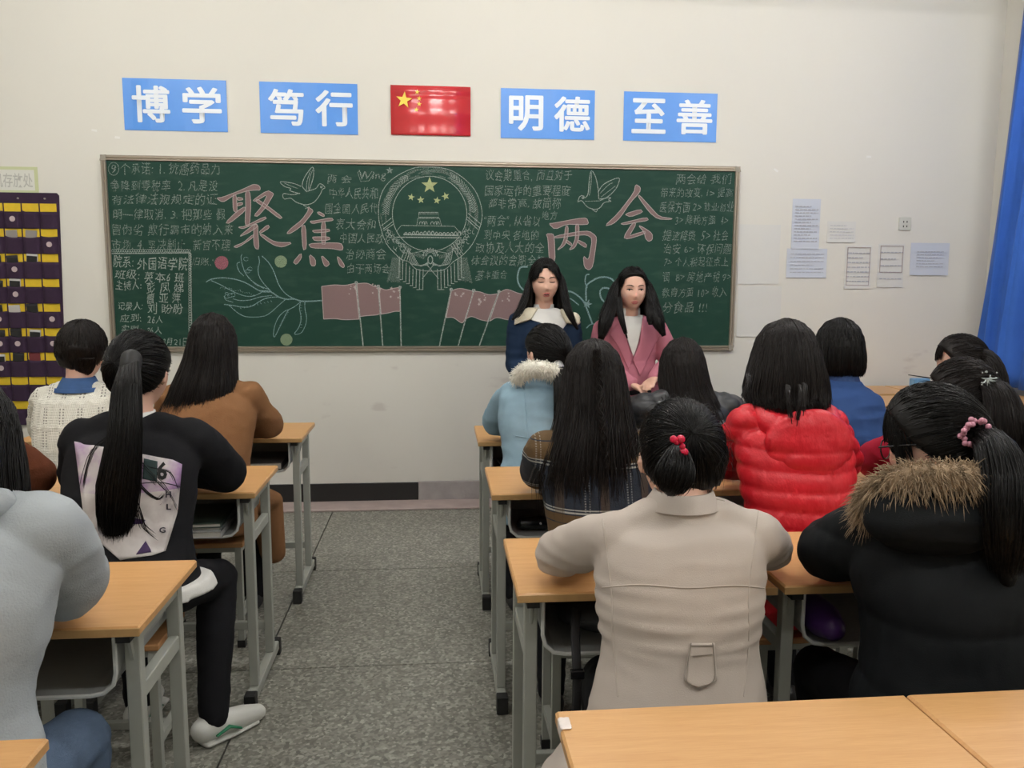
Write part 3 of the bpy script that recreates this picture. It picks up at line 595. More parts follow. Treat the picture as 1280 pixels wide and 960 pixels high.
for z in (.026, .056):
    for x in (-.012, .012): MB().box(x-.003, x+.003, -.0112, -.0098, z-.006, z+.006).obj('slot', M_BLACK, sw)
for px, py, a in ((970, 213, .5), (1086, 196, 0), (118, 163, .1), (147, 172, .1), (430, 122, 0)):
    p = onY(px, py, YW); o = MB().box(-.016, .016, -.0015, 0, -.007, .007).obj('tape_scrap', mat('old_tape', (.85, .84, .80), .25)); o.location = p; o.rotation_euler = (0, a, 0)
    tag(o, {970: 'scrap of old white tape right of the chalkboard top corner', 1086: 'scrap of white tape high on the wall above the notices', 118: 'scrap of tape left of the first slogan poster', 147: 'scrap of tape just below the corner of the first slogan poster', 430: 'scrap of clear tape beside the second slogan poster'}[px], 'tape')
# ------------------------------------------------------------------ CURTAIN
ct = thing('curtain', 'long royal blue pleated curtain hanging at the right end of the front wall', 'curtain', (3.6, 5.0, 0))
m = MB(); nu, nv = 120, 26
for j in range(nv+1):
    v_ = j/nv; z = .80+v_*(3.38-.80)
    for i in range(nu+1):
        u = i/nu; y = (5.17-.24*v_)-u*2.0; ph_ = u*2*PI*11+.5*math.sin(v_*3+u*9)
        x = 3.60+.050*math.sin(ph_)*(.75+.25*v_)+.018*math.sin(ph_*2.3+v_*2)+.02*(1-v_)*math.sin(u*31); m.v.append((x-3.6, y-5.0+.02*math.cos(ph_), z))
for j in range(nv):
    for i in range(nu): a = j*(nu+1)+i; m.f.append((a, a+1, a+nu+2, a+nu+1))
M_CUR = mat('curtain_blue', (.028, .135, .56), .75, .12, 9, .3, 500, sheen=.2)
M_CUR.node_tree.nodes['Principled BSDF'].inputs['Transmission Weight'].default_value = 0
o = m.obj('cloth', M_CUR, ct, smooth=True); sd = o.modifiers.new('s', 'SOLIDIFY'); sd.thickness = .003
MB().tube([(0, -2.1, 3.40), (0, .25, 3.40)], [.014, .014], 10).obj('curtain_rod', M_STEEL, ct)
# ------------------------------------------------------------------ DESKS
def make_desk(wood):
    t = bpy.data.objects.new('school_desk', None); COL.objects.link(t)
    MB().box(-.299, .299, -.2, .2, .738, .76, .004).obj('tabletop', wood, t)
    MB().box(-.300, .300, -.2025, -.1995, .740, .7575, .001).obj('edge_strip', M_EDGE, t)
    for sx in (-1, 1):
        x = sx*.262
        MB().box(x-.015, x+.015, -.145, -.115, .06, .735, .003).obj('leg', M_STEEL, t)
        MB().box(x-.015, x+.015, .115, .145, .06, .735, .003).obj('leg', M_STEEL, t)
        fb = MB().box(x-.016, x+.016, -.19, .225, .025, .06, .003).obj('foot_bar', M_STEEL, t)
        for a, b in ((-.216, -.178), (.215, .248)): MB().box(x-.019, x+.019, a, b, 0, .063, .003).obj('rubber_foot', M_BLACK, fb)
        MB().box(x-.012, x+.012, -.118, .118, .70, .73).obj('top_rail', M_STEEL, t)
        MB().box(x-.012, x+.012, -.118, .118, .565, .60, .002).obj('side_rail', M_STEEL, t)
        MB().tube([(x, -.155, .715), (x, -.12, .60)], [.006, .006], 6).obj('bracket', M_STEEL, t)
        MB().box(x-.014, x+.014, -.19, -.16, .722, .738).obj('shim', M_BLACK, t)
    pr = [(-.238, .735), (-.238, .65), (-.232, .625), (-.212, .607), (-.185, .602), (.185, .602), (.212, .607), (.232, .625), (.238, .65), (.238, .735)]
    inn = [(x*.988, z+.003) for x, z in pr]; m = MB()
    for y in (-.17, .16):
        m.v += [(x, y, z) for x, z in pr]+[(x, y, z) for x, z in inn]
    n = len(pr)
    for i in range(n-1): m.f += [(i, i+1, i+1+2*n, i+2*n), (i+n, i+3*n, i+1+3*n, i+1+n), (i, i+n, i+n+1, i+1)]
    m.add([(x, .16, z) for x, z in pr], [tuple(range(n))]); tr = m.obj('tray', M_TRAY, t)
    r = MB().tube([(x, -.171, z) for x, z in pr], [.0048]*n, 6).obj('tray_rim', M_RIM, tr)
    MB().box(-.262, .262, .12, .14, .150, .18, .002).obj('stretcher', M_STEEL, t)
    return t
D0 = make_desk(M_WOOD); used = [0]; D1 = None
def desk(xl, yback, lab, rz=0, first=None):
    if used[0] == 0: o = D0; used[0] = 1
    else: o = copy_tree(D0)
    o.location = (xl+.3, yback-.2, 0); o.rotation_euler = (0, 0, rz); tag(o, lab, 'desk', 'school desks'); return o
LR = [4.01, 3.07, 2.02, 1.22]; RR = [3.87, 2.99, 2.13, 1.235]
desk(-1.198, LR[0], 'school desk left of the aisle in the front row, at the brown coat student'); desk(-1.81, LR[0], 'school desk of the student in the white knitted sweater, front row left')
desk(-1.198, LR[1], 'school desk left of the aisle with books in its tray, second row'); desk(-1.81, LR[1], 'school desk left of the ponytail student in black, second row, mostly hidden', .01)
desk(-1.198, LR[2], 'school desk left of the aisle with the grey hoodie sleeve on it'); desk(-1.81, LR[2], 'school desk left of the grey hoodie student, beyond the frame')
desk(-1.19, LR[3], 'empty desk cut off at the bottom left corner of the photo')
desk(.174, RR[0], 'front row desk right of the aisle, at the light blue jacket student'); desk(.79, RR[0], 'front row desk of the student in the black padded jacket')
desk(1.40, RR[0], 'front row desk of the blue sweater student'); desk(2.02, RR[0], 'front row desk farthest right, near the blue curtain')
desk(.174, RR[1], 'second row desk right of the aisle, at the plaid jacket student'); desk(.79, RR[1], 'second row desk in front of the red puffer jacket student'); desk(1.40, RR[1], 'second row desk of the student in the dark red coat')
desk(.174, RR[2], 'third row desk right of the aisle, under the beige jacket sleeve'); desk(.79, RR[2], 'third row desk of the black fur-hooded coat student')
desk(.187, RR[3], 'large empty desk in the bottom foreground with white tape on its left corner', .006); desk(.7885, RR[3]+.004, 'empty desk at the bottom right corner, right of the tabletop seam', .006)
desk(2.42, 4.775, 'pale desk near the blue curtain, nearer of two, by the front wall'); desk(3.03, 4.775, 'desk under the bottom end of the blue curtain')
desk(2.42, 5.245, 'pale desk pushed against the front wall under the notices'); desk(3.03, 5.245, 'desk in the corner of the front wall behind the blue curtain hem')
t = thing('corner_tape', 'crumpled white tape stuck on the left corner of the foreground desk', 'tape', (.197, 1.195, .7605))
m = MB(); m.box(-.009, .008, -.022, .012, -.0005, .003, .001); m.box(-.0105, -.0075, -.02, .010, -.018, .0025, .001); displace(me := remesh(m, .002, 1), lambda c, n: .0008*vnoise(c, (300, 300, 300))); link('tape', me, mat('white_tape', (.78, .70, .66), .4), t, smooth=True)
# stools
def make_stool():
    t = bpy.data.objects.new('wooden_stool', None); COL.objects.link(t)
    MB().box(-.17, .17, -.12, .12, .412, .432, .004).obj('seat', M_SEAT, t)
    for x in (-.148, .148):
        for y in (-.10, .10):
            l = MB().box(x-.0125, x+.0125, y-.0125, y+.0125, .02, .412, .002).obj('leg', M_STEEL, t); MB().box(x-.015, x+.015, y-.015, y+.015, 0, .03).obj('rubber_foot', M_BLACK, l)
        MB().box(x-.010, x+.010, -.09, .09, .12, .145).obj('side_rail', M_STEEL, t); MB().box(x-.010, x+.010, -.09, .09, .387, .412).obj('seat_rail', M_STEEL, t)
    for y in (-.1, .1): MB().box(-.138, .138, y-.01, y+.01, .392, .412).obj('seat_rail', M_STEEL, t)
    MB().box(-.138, .138, -.01, .01, .122, .143).obj('stretcher', M_STEEL, t)
    return t
S0 = make_stool(); sused = [0]
def stool(x, y, lab):
    o = S0 if not sused[0] else copy_tree(S0); sused[0] = 1; o.location = (x, y, 0); tag(o, lab, 'stool', 'wooden stools under the students')
# ------------------------------------------------------------------ PEOPLE
def head_dirs(nu=44, nv=32):
    D = []
    for j in range(nv+1):
        th = PI*(j+.01)/(nv+.02)
        for i in range(nu): ph = 2*PI*i/nu; D.append((math.sin(th)*math.cos(ph), math.sin(th)*math.sin(ph), math.cos(th)))
    F_ = [(j*nu+i, (j+1)*nu+i, (j+1)*nu+(i+1) % nu, j*nu+(i+1) % nu) for j in range(nv) for i in range(nu)]+[tuple(range(nu)), tuple(reversed(range(nv*nu, nv*nu+nu)))]
    return np.array(D), F_
HD, HF = head_dirs(72, 56)
def base_head(D):
    u, v, w_ = D[:, 0], D[:, 1], D[:, 2]
    low = np.clip(-w_, 0, 1); jaw = 1-.32*low**2.0
    x = .0755*np.sign(u)*np.abs(u)**.92*jaw; z = .113*w_
    y = np.where(v > 0, .088*np.abs(v)**.86, -.098*np.abs(v)**.92)
    y = np.where(v < 0, y*(1-.50*low**1.2), y*(1-.06*low)); y = y+.012*low
    return np.stack([x, y, z], 1)
def face_head(D, face=True):
    P = base_head(D); x, z = P[:, 0], P[:, 2]; fr_ = np.clip(D[:, 1]*3, 0, 1)
    G = lambda cx, cz, sx, sz: np.exp(-((x-cx)/sx)**2-((z-cz)/sz)**2)
    d = .0125*G(0, -.034, .012, .012)+.005*G(0, -.012, .009, .022)+.004*G(.0125, -.037, .007, .007)+.004*G(-.0125, -.037, .007, .007)
    d += -.0060*G(.031, .002, .017, .011)-.0060*G(-.031, .002, .017, .011)+.004*G(.03, .022, .022, .008)+.004*G(-.03, .022, .022, .008)
    d += .004*G(.042, -.03, .02, .02)+.004*G(-.042, -.03, .02, .02)+.0028*G(0, -.066, .022, .013)-.0015*G(0, -.066, .02, .0025)+.005*G(0, -.098, .018, .012)-.003*G(0, -.083, .02, .006)
    P[:, 1] += d*fr_; return P
def hair_thick(D, th=.017, front=.0):
    u, v, w_ = D[:, 0], D[:, 1], D[:, 2]
    lim = np.interp(w_, [-.75, -.45, -.1, .25, .5, .75, .9], [-1.1, -.35, -.02, .28+front, .52+front, .85, 1.2])
    s = np.clip((lim-v)/.16+.25, 0, 1); return -.006+(th+.006)*s
def hM(yaw, pitch, roll=0): return Matrix.Rotation(math.radians(yaw), 3, 'Z') @ Matrix.Rotation(math.radians(pitch), 3, 'X') @ Matrix.Rotation(math.radians(roll), 3, 'Y')
def xf(P, M, H): A = np.array(M); return np.array(P) @ A.T+np.array(H)
def strands_mesh(S, r=.0011, K=10):
    """S: list of (n,3) arrays -> thin tapered three-sided strands in one mesh"""
    K = max(4, int(K*.75)); n = len(S); A = np.zeros((n, K, 3))
    for i, s in enumerate(S):
        s = np.asarray(s); t = np.linspace(0, len(s)-1, K); k = np.minimum(t.astype(int), len(s)-2); f_ = (t-k)[:, None]; A[i] = s[k]*(1-f_)+s[k+1]*f_
    T = np.gradient(A, axis=1); T /= np.linalg.norm(T, axis=2, keepdims=True)+1e-9
    ref = rng.normal(size=(n, 1, 3)); B = np.cross(T, ref); B /= np.linalg.norm(B, axis=2, keepdims=True)+1e-9; C = np.cross(T, B)
    rad = (r*rng.uniform(.6, 1.4, (n, 1))*np.interp(np.linspace(0, 1, K), [0, .1, .8, 1], [.7, 1, .9, .15])[None])[:, :, None]
    W = np.stack([A+rad*(B*math.cos(a)+C*math.sin(a)) for a in (0, 2.094, 4.188)], 2)  # n,K,3,3
    v = W.reshape(-1, 3); idx = np.arange(n*K*3).reshape(n, K, 3); q = []
    for a in range(3): b = (a+1) % 3; q.append(np.stack([idx[:, :-1, a], idx[:, :-1, b], idx[:, 1:, b], idx[:, 1:, a]], -1).reshape(-1, 4))
    q = np.concatenate(q); me = bpy.data.meshes.new('strands'); me.vertices.add(len(v)); me.vertices.foreach_set('co', v.ravel())
    me.loops.add(q.size); me.loops.foreach_set('vertex_index', q.ravel().astype(np.int32)); me.polygons.add(len(q)); me.polygons.foreach_set('loop_start', np.arange(0, q.size, 4, dtype=np.int32))
    me.update(calc_edges=True); me.shade_smooth(); return me
def surf(D, th): P = base_head(D); N = P/np.array([.0735**2, .093**2, .113**2]); N /= np.linalg.norm(N, axis=1, keepdims=True); return P+N*th
def cap_mesh(M, H, th=.015, front=0):
    P = base_head(HD); N = P/np.array([.0735**2, .093**2, .113**2]); N /= np.linalg.norm(N, axis=1, keepdims=True)
    P = xf(P+N*hair_thick(HD, th, front)[:, None], M, H); me = MB().add(P, HF).mesh(); return me
def hair_pony(M, H, tie, n=900, th=.017, tail=None, trad=None, tn=400, tflat=1, spread=.9, front=0, bun=None, seedpts=None, wild=.012, tr=.0012):
    """tie: direction on the head (local); tail: world polyline"""
    tie = np.array(tie, float); tie /= np.linalg.norm(tie); S = []
    while len(S) < n:
        d = rng.normal(size=3); d /= np.linalg.norm(d)
        lim = np.interp(d[2], [-.75, -.45, -.1, .25, .5, .75, .9], [-1.1, -.35, -.02, .28+front, .52+front, .85, 1.2])
        if d[1] > lim: continue
        om = math.acos(np.clip(d @ tie, -1, 1)); K = 9; t = np.linspace(0, 1, K)[:, None]
        if om < .12: continue
        D = (np.sin((1-t)*om)*d+np.sin(t*om)*tie)/math.sin(om); D /= np.linalg.norm(D, axis=1, keepdims=True)
        h = th+rng.uniform(-.003, .0022)+.004*np.linspace(0, 1, K)[:, None]+.001*rng.normal(); h[0] -= .003
        S.append(xf(surf(D, h), M, H))
    me = strands_mesh(S, tr, 9); me = merge(me, cap_mesh(M, H, th-.001, front))
    if tail is not None: me = merge(me, lock(tail, trad, tn, tflat, wild=wild, tr=tr))
    return me
def lock(pts, rad, n=400, flat=1, wild=.012, up=(0, 1, 0), tr=.0012, core=.86, fray=.12):
    q = catmull([list(p)+[r] for p, r in zip(pts, rad)], 5); P = np.array([x[:3] for x in q]); R = np.array([x[3] for x in q]); T = np.gradient(P, axis=0); T /= np.linalg.norm(T, axis=1, keepdims=True)
    up = np.array(up, float); B = np.cross(T, up); B /= np.linalg.norm(B, axis=1, keepdims=True)+1e-9; C = np.cross(B, T)
    S = []; K = len(P); ks = np.linspace(0, 1, K)
    for i in range(n):
        a = rng.uniform(0, 2*PI); rho = math.sqrt(rng.uniform(.45, 1.05)); e = 1-fray*rng.random()**2; m_ = max(4, int(K*e)); da = rng.normal()*.25
        w1 = wild*rng.normal(size=2)*.5; an = a+da*ks; fr_ = ks**2
        c = P+(B*(np.cos(an)*R*rho+w1[0]*fr_)[:, None])+(C*((np.sin(an)*R*rho)*flat+w1[1]*fr_*flat)[:, None]); S.append(c[:m_])
    me = strands_mesh(S, tr, 12)
    mb = MB(); rr = R*core; rings = [[P[k]+(B[k]*math.cos(2*PI*j/18)+C[k]*math.sin(2*PI*j/18)*flat)*rr[k]*(1+.05*math.sin(j*5.3)) for j in range(18)] for k in range(K)]; mb.rings(rings)
    return merge(me, mb.mesh())
def hair_loose(M, H, rings, phimax=115, n=1100, th=.018, part=0.0, yaw=0, fringe=None, wild=.006, tr=.0013, uneven=.02, front=0, inner=.72):
    """rings: (dz, cx, cy, rx, ry) relative to head centre, azimuth 0 = back; hair leaves the head at ring 0"""
    cy_, sy_ = math.cos(math.radians(yaw)), math.sin(math.radians(yaw)); H = np.array(H); R = np.array(rings, float)
    nR = 10; tt = np.linspace(0, len(R)-1, nR); RR_ = np.stack([np.interp(tt, range(len(R)), R[:, k]) for k in range(5)], 1)
    def ringpt(row, ph, rho=1.0):
        x = row[1]+row[3]*math.sin(ph)*rho; y = row[2]-row[4]*math.cos(ph)*rho; return np.array([x*cy_-y*sy_, x*sy_+y*cy_, row[0]])+H
    S = []; pm = math.radians(phimax)
    for i in range(n):
        ph = rng.uniform(-pm, pm); w0 = R[0][0]/.113
        e = np.array([math.sin(ph)*math.sqrt(1-min(.99, w0*w0)), -math.cos(ph)*math.sqrt(1-min(.99, w0*w0)), w0])
        side = 1 if ph > 0 else -1; pf = rng.uniform(-.25, .75) if abs(ph) > 1.0 else rng.uniform(-.45, .35)
        s0 = np.array([part+side*.02, pf, .9]); s0 /= np.linalg.norm(s0); om = math.acos(np.clip(e @ s0, -1, 1)); t = np.linspace(0, 1, 7)[:-1, None]
        D = (np.sin((1-t)*om)*s0+np.sin(t*om)*e)/math.sin(om); D /= np.linalg.norm(D, axis=1, keepdims=True)
        P = xf(surf(D, th+rng.uniform(-.003, .002)), M, H)
        rho = rng.uniform(.93, 1.03); dw = wild*rng.normal(size=3); Q = []
        cut = nR if rng.random() > .35 else nR-rng.integers(0, 2)
        for k in range(1, cut): q = ringpt(RR_[k], ph, rho)+dw*(k/nR)**2; Q.append(q)
        Q[-1][2] += uneven*rng.normal()*.6
        S.append(np.vstack([P, np.array(Q)]))
    me = strands_mesh(S, tr, 13); me = merge(me, cap_mesh(M, H, th-.002, front))
    mb = MB(); G = []
    for k in range(nR):
        sc_ = .84 if k == 0 else (.91 if k == 1 else .95)
        out = [ringpt(RR_[k], -pm+2*pm*j/22, sc_) for j in range(23)]; inn_ = [ringpt(RR_[k], pm-2*pm*j/22, inner) for j in range(23)]
        if k == 0: out = [p*1+np.array([0, 0, .0]) for p in out]
        G.append(out+inn_)
    mb.rings(G); return merge(me, mb.mesh())
def hand(mb, wr, dr, side, palm=(0, 0, -1), curl=.5):
    """palm and five fingers; dr = pointing direction, side = +1 for right hand"""
    d = V(dr).normalized(); p = V(palm); p = (p-d*p.dot(d)).normalized(); s = d.cross(p)*side   # s: towards the thumb
    wr = V(wr); mb.tube([wr-d*.01, wr+d*.035, wr+d*.07], [.024, .034, .033], 12, .5, up=p)
    for k, (o, l) in enumerate(((.027, .068), (.009, .076), (-.010, .071), (-.027, .055))):
        b = wr+d*.07+s*o; pts = [b]; an = 0
        for q in range(3): an += curl*(.5+.3*q); b = b+(d*math.cos(an)+p*math.sin(an)+s*(o*.8 if q == 0 else 0))*(l*(.45, .32, .23)[q]); pts.append(b)
        mb.tube(pts, [.0092, .0088, .0082, .0070], 8)
    b = wr+d*.018+s*.024; mb.tube([b, b+(d*.5+s*.6+p*.2).normalized()*.035, b+(d*.5+s*.6+p*.2).normalized()*.035+(d*.85+s*.2+p*.25)*.03], [.012, .0105, .0085], 8)
def person(label, H, yaw=0, pitch=-10, roll=0, body_yaw=0, seat_dy=-.17, hip_z=.53, sh_w=.148, sh_z=None, lean=0, J=None, gar=None, tro=None, fn=None, vox=.0105, gvox=.0085, hands=True, standing=False, gw=1.0, depth=1.0, sleeve=1.0, group=None, shoes=None, zlow=.09, toe=None, ear_out=.0, hem=None, curl=.15, name='person', ears=True, smooth=5, ssm=5):
    H = V(H); R2 = Matrix.Rotation(math.radians(body_yaw), 3, 'Z'); fx = R2 @ V((1, 0, 0)); fy = R2 @ V((0, 1, 0)); ez = V((0, 0, 1))
    at = lambda x, y, z: V((H.x, H.y, 0))+fx*x+fy*y+ez*z
    sz = sh_z if sh_z else H.z-.215
    if not standing:
        j = dict(N=at(0, -.055, sz+.045), P=at(lean, seat_dy-.04, hip_z+.03), SL=at(-sh_w, -.05, sz), SR=at(sh_w, -.05, sz), EL=at(-.255, .10, .80), ER=at(.255, .10, .80), WL=at(-.03, .21, .795), WR=at(.03, .23, .80),
                 HL=at(-.085, seat_dy, hip_z+.01), HR=at(.085, seat_dy, hip_z+.01), KL=at(-.10, seat_dy+.40, .475), KR=at(.10, seat_dy+.40, .475), AL=at(-.10, seat_dy+.30, .08), AR=at(.10, seat_dy+.30, .08))
    else:
        j = dict(N=at(0, -.035, sz+.05), P=at(0, -.02, .88), SL=at(-sh_w, -.02, sz), SR=at(sh_w, -.02, sz), EL=at(-.20, .0, sz-.27), ER=at(.20, 0, sz-.27), WL=at(-.03, .17, sz-.36), WR=at(.03, .17, sz-.36),
                 HL=at(-.085, -.02, .82), HR=at(.085, -.02, .82), KL=at(-.085, .0, .45), KR=at(.085, .0, .45), AL=at(-.085, -.03, .08), AR=at(.085, -.03, .08))
    if J: j.update({k: V(v) for k, v in J.items()})
    if not standing:
        for k_, r_ in (('E', .053), ('W', .040)):
            for sd in 'LR':
                q = j[k_+sd]; q.z = max(q.z, .76+max(r_*sleeve+.014, .054))
        if j['P'].z < .565: j['P'].z = .565
        for sd in 'LR': j['H'+sd] = V((j['P'].x, j['P'].y, 0))+fx*(-.085 if sd == 'L' else .085)+fy*.04+ez*(hip_z+.01)
    root = thing(name, label, 'person', (j['P'].x, j['P'].y, 0), 0, group); off = root.location.copy()
    M = hM(yaw, pitch, roll); up = M @ V((0, 0, 1)); fw = M @ V((0, 1, 0)); rt = M @ V((1, 0, 0))
    # body
    b = MB(); b.add(xf(face_head(HD), M, H), HF)
    for s in ((-1, 1) if ears else ()):
        e = H+rt*(s*(.075+ear_out))-fw*.010-up*.008; b.ell(e, (.008, .019, .030), 12, 8, M @ Matrix.Rotation(math.radians(18*s), 3, 'Z')); b.ell(e+rt*s*.005-fw*.006, (.004, .016, .026), 10, 6, M @ Matrix.Rotation(math.radians(30*s), 3, 'Z'))
    N = j['N']; hb = H-fw*.022-up*.055; b.tube([N-ez*.05, N, (N+hb)/2+fy*.004, hb], [.055, .056, .050, .052], 16)
    P = j['P']; ax = (N-P)
    def torso(mb, k, dk, flare=1.0, zlow=0):
        C = [P-ez*zlow if zlow else P-ez*.04, P+ax*.12, P+ax*.35, P+ax*.58, P+ax*.78, P+ax*.90, P+ax*.985]
        Wd = [.168*flare, .165, .146, .158, .162, .142, .070]; Dp = [.118, .118, .104, .112, .106, .090, .058]; R_ = []
        for c, w_, d_ in zip(C, Wd, Dp): R_.append((c, fx*w_*k, fy*d_*dk))
        q = catmull([list(c)+[a.length, bb_.length] for c, a, bb_ in R_], 4); mb.ellring([(x[:3], fx*x[3], fy*x[4]) for x in q], 28)
    torso(b, .84, .84)
    for S_, E_, W_, sd in (('SL', 'EL', 'WL', -1), ('SR', 'ER', 'WR', 1)):
        b.tube([N-ez*.03, (N+j[S_])/2-ez*.010, j[S_]-ez*.014], [.038, .033, .033], 12); b.tube([j[S_]-ez*.008, (j[S_]+j[E_])/2, j[E_], (j[E_]+j[W_])/2, j[W_]], [.038, .038, .034, .031, .023], 12)
        if hands:
            d = (j[W_]-j[E_]).normalized(); hand(b, j[W_], d, sd, palm=(0, 0, -1) if not standing else (-sd*.3, -1*fy.y*.0, -1), curl=curl)
    for a, k_, c in (('HL', 'KL', 'AL'), ('HR', 'KR', 'AR')): b.tube([j[a], (j[a]+j[k_])/2, j[k_], (j[k_]+j[c])/2+ez*.03, j[c]], [.078, .066, .050, .046, .033], 14); tf = V(toe).normalized() if (toe and c == 'AR') else fy; b.tube([j[c]-ez*.03, j[c]-ez*.045+tf*.06, j[c]-ez*.055+tf*.13], [.03, .03, .022], 10)
    link('body', remesh(b, vox, ssm, .4), M_SKIN, root, off, True)
    out = dict(root=root, off=off, M=M, H=H, j=j, fx=fx, fy=fy, up=up, fw=fw, rt=rt)
    # garment
    if gar:
        g = MB(); torso(g, gw, gw*depth, hem or 1.08, zlow if not standing else .22)
        for S_, E_, W_ in (('SL', 'EL', 'WL'), ('SR', 'ER', 'WR')):
            s, e, w_ = j[S_], j[E_], j[W_]; r = .053*sleeve
            g.tube([N-ez*.03, (N+s)/2-ez*.008, s-ez*.012], [.058*gw, .052*gw, .048*gw], 14, 1.0)
            g.tube([s-ez*.008, s*.66+e*.34, s*.30+e*.70, e], [.053*gw*sleeve**.4, r*1.0, r*.98, r*.95], 16); g.tube([e, (e+w_)/2, w_-(w_-e).normalized()*.0], [r*.95, r*.86, r*.66], 16)
        g.ell(j['N']-ez*.005, (.074*gw, .066*gw, .03)); gm = remesh(g, gvox, smooth, .5)
        if fn: displace(gm, fn)
        out['gar'] = link('jacket', gm, gar, root, off, True); gm.update(); out['bvh'] = BVHTree.FromPolygons([v.co+off for v in gm.vertices], [p.vertices[:] for p in gm.polygons])
    if tro:
        t = MB(); t.ell(P-ez*.01 if not standing else P-ez*.04, (.165, .125, .098), 20, 12)
        for a, k_, c in (('HL', 'KL', 'AL'), ('HR', 'KR', 'AR')): t.tube([j[a], (j[a]+j[k_])/2, j[k_]-ez*.0], [.088, .076, .062], 16); t.tube([j[k_], (j[k_]+j[c])/2+ez*.02, j[c]+ez*.0], [.066, .060, .046], 16)
        tm = remesh(t, .0135, 3, .5); displace(tm, lambda c, n: .004*vnoise(c, (14, 14, 26))+.003*vnoise(c, (5, 5, 30))); link('trousers', tm, tro, root, off, True)
    sh = shoes or mat('dark_shoe', (.02, .02, .022), .5)
    for c, nm in (('AL', 0), ('AR', 1)):
        toe_ = V(toe).normalized() if (toe and c == 'AR') else fy; a = j[c]; z0 = a.z-.08; s = MB(); s.tube([V((a.x, a.y, z0+.05))-toe_*.035, V((a.x, a.y, z0+.048))+toe_*.03, V((a.x, a.y, z0+.038))+toe_*.10, V((a.x, a.y, z0+.030))+toe_*.155], [.040, .040, .038, .028], 14); 
        s.tube([V((a.x, a.y, z0+.06)), V((a.x, a.y, z0+.095))], [.037, .036], 12)
        so = link('shoe', remesh(s, .009, 3), sh, root, off, True)
    return out
def wr_fold(a=.006, b=.004, sc=(5, 5, 20)):
    return lambda c, n: a*vnoise(c, (4, 4, 5))+b*(1-2*np.abs(vnoise(c, sc)))+.45*b*(1-2*np.abs(vnoise(c, (13, 13, 9))))+.2*b*vnoise(c, (30, 30, 50))
def puff(period, amp, z0=0, a=.004, slope=0):
    def f_(c, n):
        z = c[:, 2]+.012*vnoise(c, (6, 6, 3))+slope*np.abs(c[:, 0]); s = np.abs(np.sin(PI*(z-z0)/period))**.55
        return amp*s+a*vnoise(c, (14, 14, 9))+.4*a*vnoise(c, (45, 45, 20))
    return f_
def hit(p, px, py, lift=.002):
    d = ray(px, py).normalized(); loc, nrm, i, ds = p['bvh'].ray_cast(CO, d)
    return None if loc is None else loc-d*lift
def seam(p, pts, r, m, name='seam', sm=6, lift=.0005):
    P = [hit(p, x[0], x[1], lift) for x in catmull([list(q) for q in pts], sm)]; P = [q for q in P if q is not None]
    if len(P) > 2: return MB().tube(P, [r]*len(P), 6).obj(name, m, p['root'], p['off'], True)
def patch(p, quad, nu, nv, m, name, lift=.003):
    """surface patch draped on the garment; quad corners tl,tr,br,bl in picture coordinates of the real surface"""
    tl, tr_, br, bl = [np.array(q, float) for q in quad]; mb = MB(); last = None; ok = True; G = []
    for j in range(nv+1):
        for i in range(nu+1):
            u, v_ = i/nu, j/nv; q = (tl*(1-u)+tr_*u)*(1-v_)+(bl*(1-u)+br*u)*v_; h = hit(p, q[0], q[1], lift); 
            if h is None: h = last if last is not None else None
            if h is None: h = p['H']
            last = h; G.append(h)
    n = nu+1; mb.add(G, [(j*n+i, (j+1)*n+i, (j+1)*n+i+1, j*n+i+1) for j in range(nv) for i in range(nu)]); o = mb.obj(name, m, p['root'], p['off'], True)
    s = o.modifiers.new('s', 'SOLIDIFY'); s.thickness = .0015; s.offset = 0; return o
def fur(pts, rad, n, ln, m, p, name, core=.8, flat=1, down=.4, tr=.0011):
    q = catmull([list(a)+[r] for a, r in zip([list(x) for x in pts], rad)], 5); P = np.array([x[:3] for x in q]); R = np.array([x[3] for x in q]); T = np.gradient(P, axis=0); T /= np.linalg.norm(T, axis=1, keepdims=True); K = len(P); S = []
    up = np.array([0, 0, 1.]); 
    for i in range(n):
        k = rng.integers(0, K); a = rng.uniform(0, 2*PI); B = np.cross(T[k], up); B /= np.linalg.norm(B)+1e-9; C = np.cross(B, T[k]); d = B*math.cos(a)+C*math.sin(a)*flat; c = P[k]+T[k]*rng.uniform(-.006, .006)+d*R[k]*core
        dd = d+rng.normal(size=3)*.35+np.array([0, 0, -down]); l = ln*rng.uniform(.6, 1.3); s = [c, c+dd*l*.4, c+dd*l*.75+np.array([0, 0, -.15*l]), c+dd*l+np.array([0, 0, -.4*l])]; S.append(s)
    me = strands_mesh(S, tr, 4); mb = MB(); mb.tube([tuple(x) for x in P], list(R*core), 14, flat); me = merge(me, mb.mesh()); return link(name, me, m, p['root'], p['off'], True)
def add_hair(p, me, m=None, name='hair'): return link(name, me, m or M_HAIR, p['root'], p['off'], True)
def flyaways(p, n, spread=.1, ln=.1, frm=None):
    S = []
    for i in range(n):
        d = rng.normal(size=3); d[2] = abs(d[2]); d[1] = -abs(d[1])*.6; d /= np.linalg.norm(d); a = xf(surf(d[None], .018), p['M'], p['H'])[0]; t = rng.normal(size=3); t -= d*(t @ d); t /= np.linalg.norm(t)
        S.append([a, a+t*ln*.3+d*.004, a+t*ln*.6+d*.006+np.array([0, 0, -.01]), a+t*ln*.9+np.array([0, 0, -.03])])
    return S
PX = lambda px, py, Y: tuple(onY(px, py, Y))
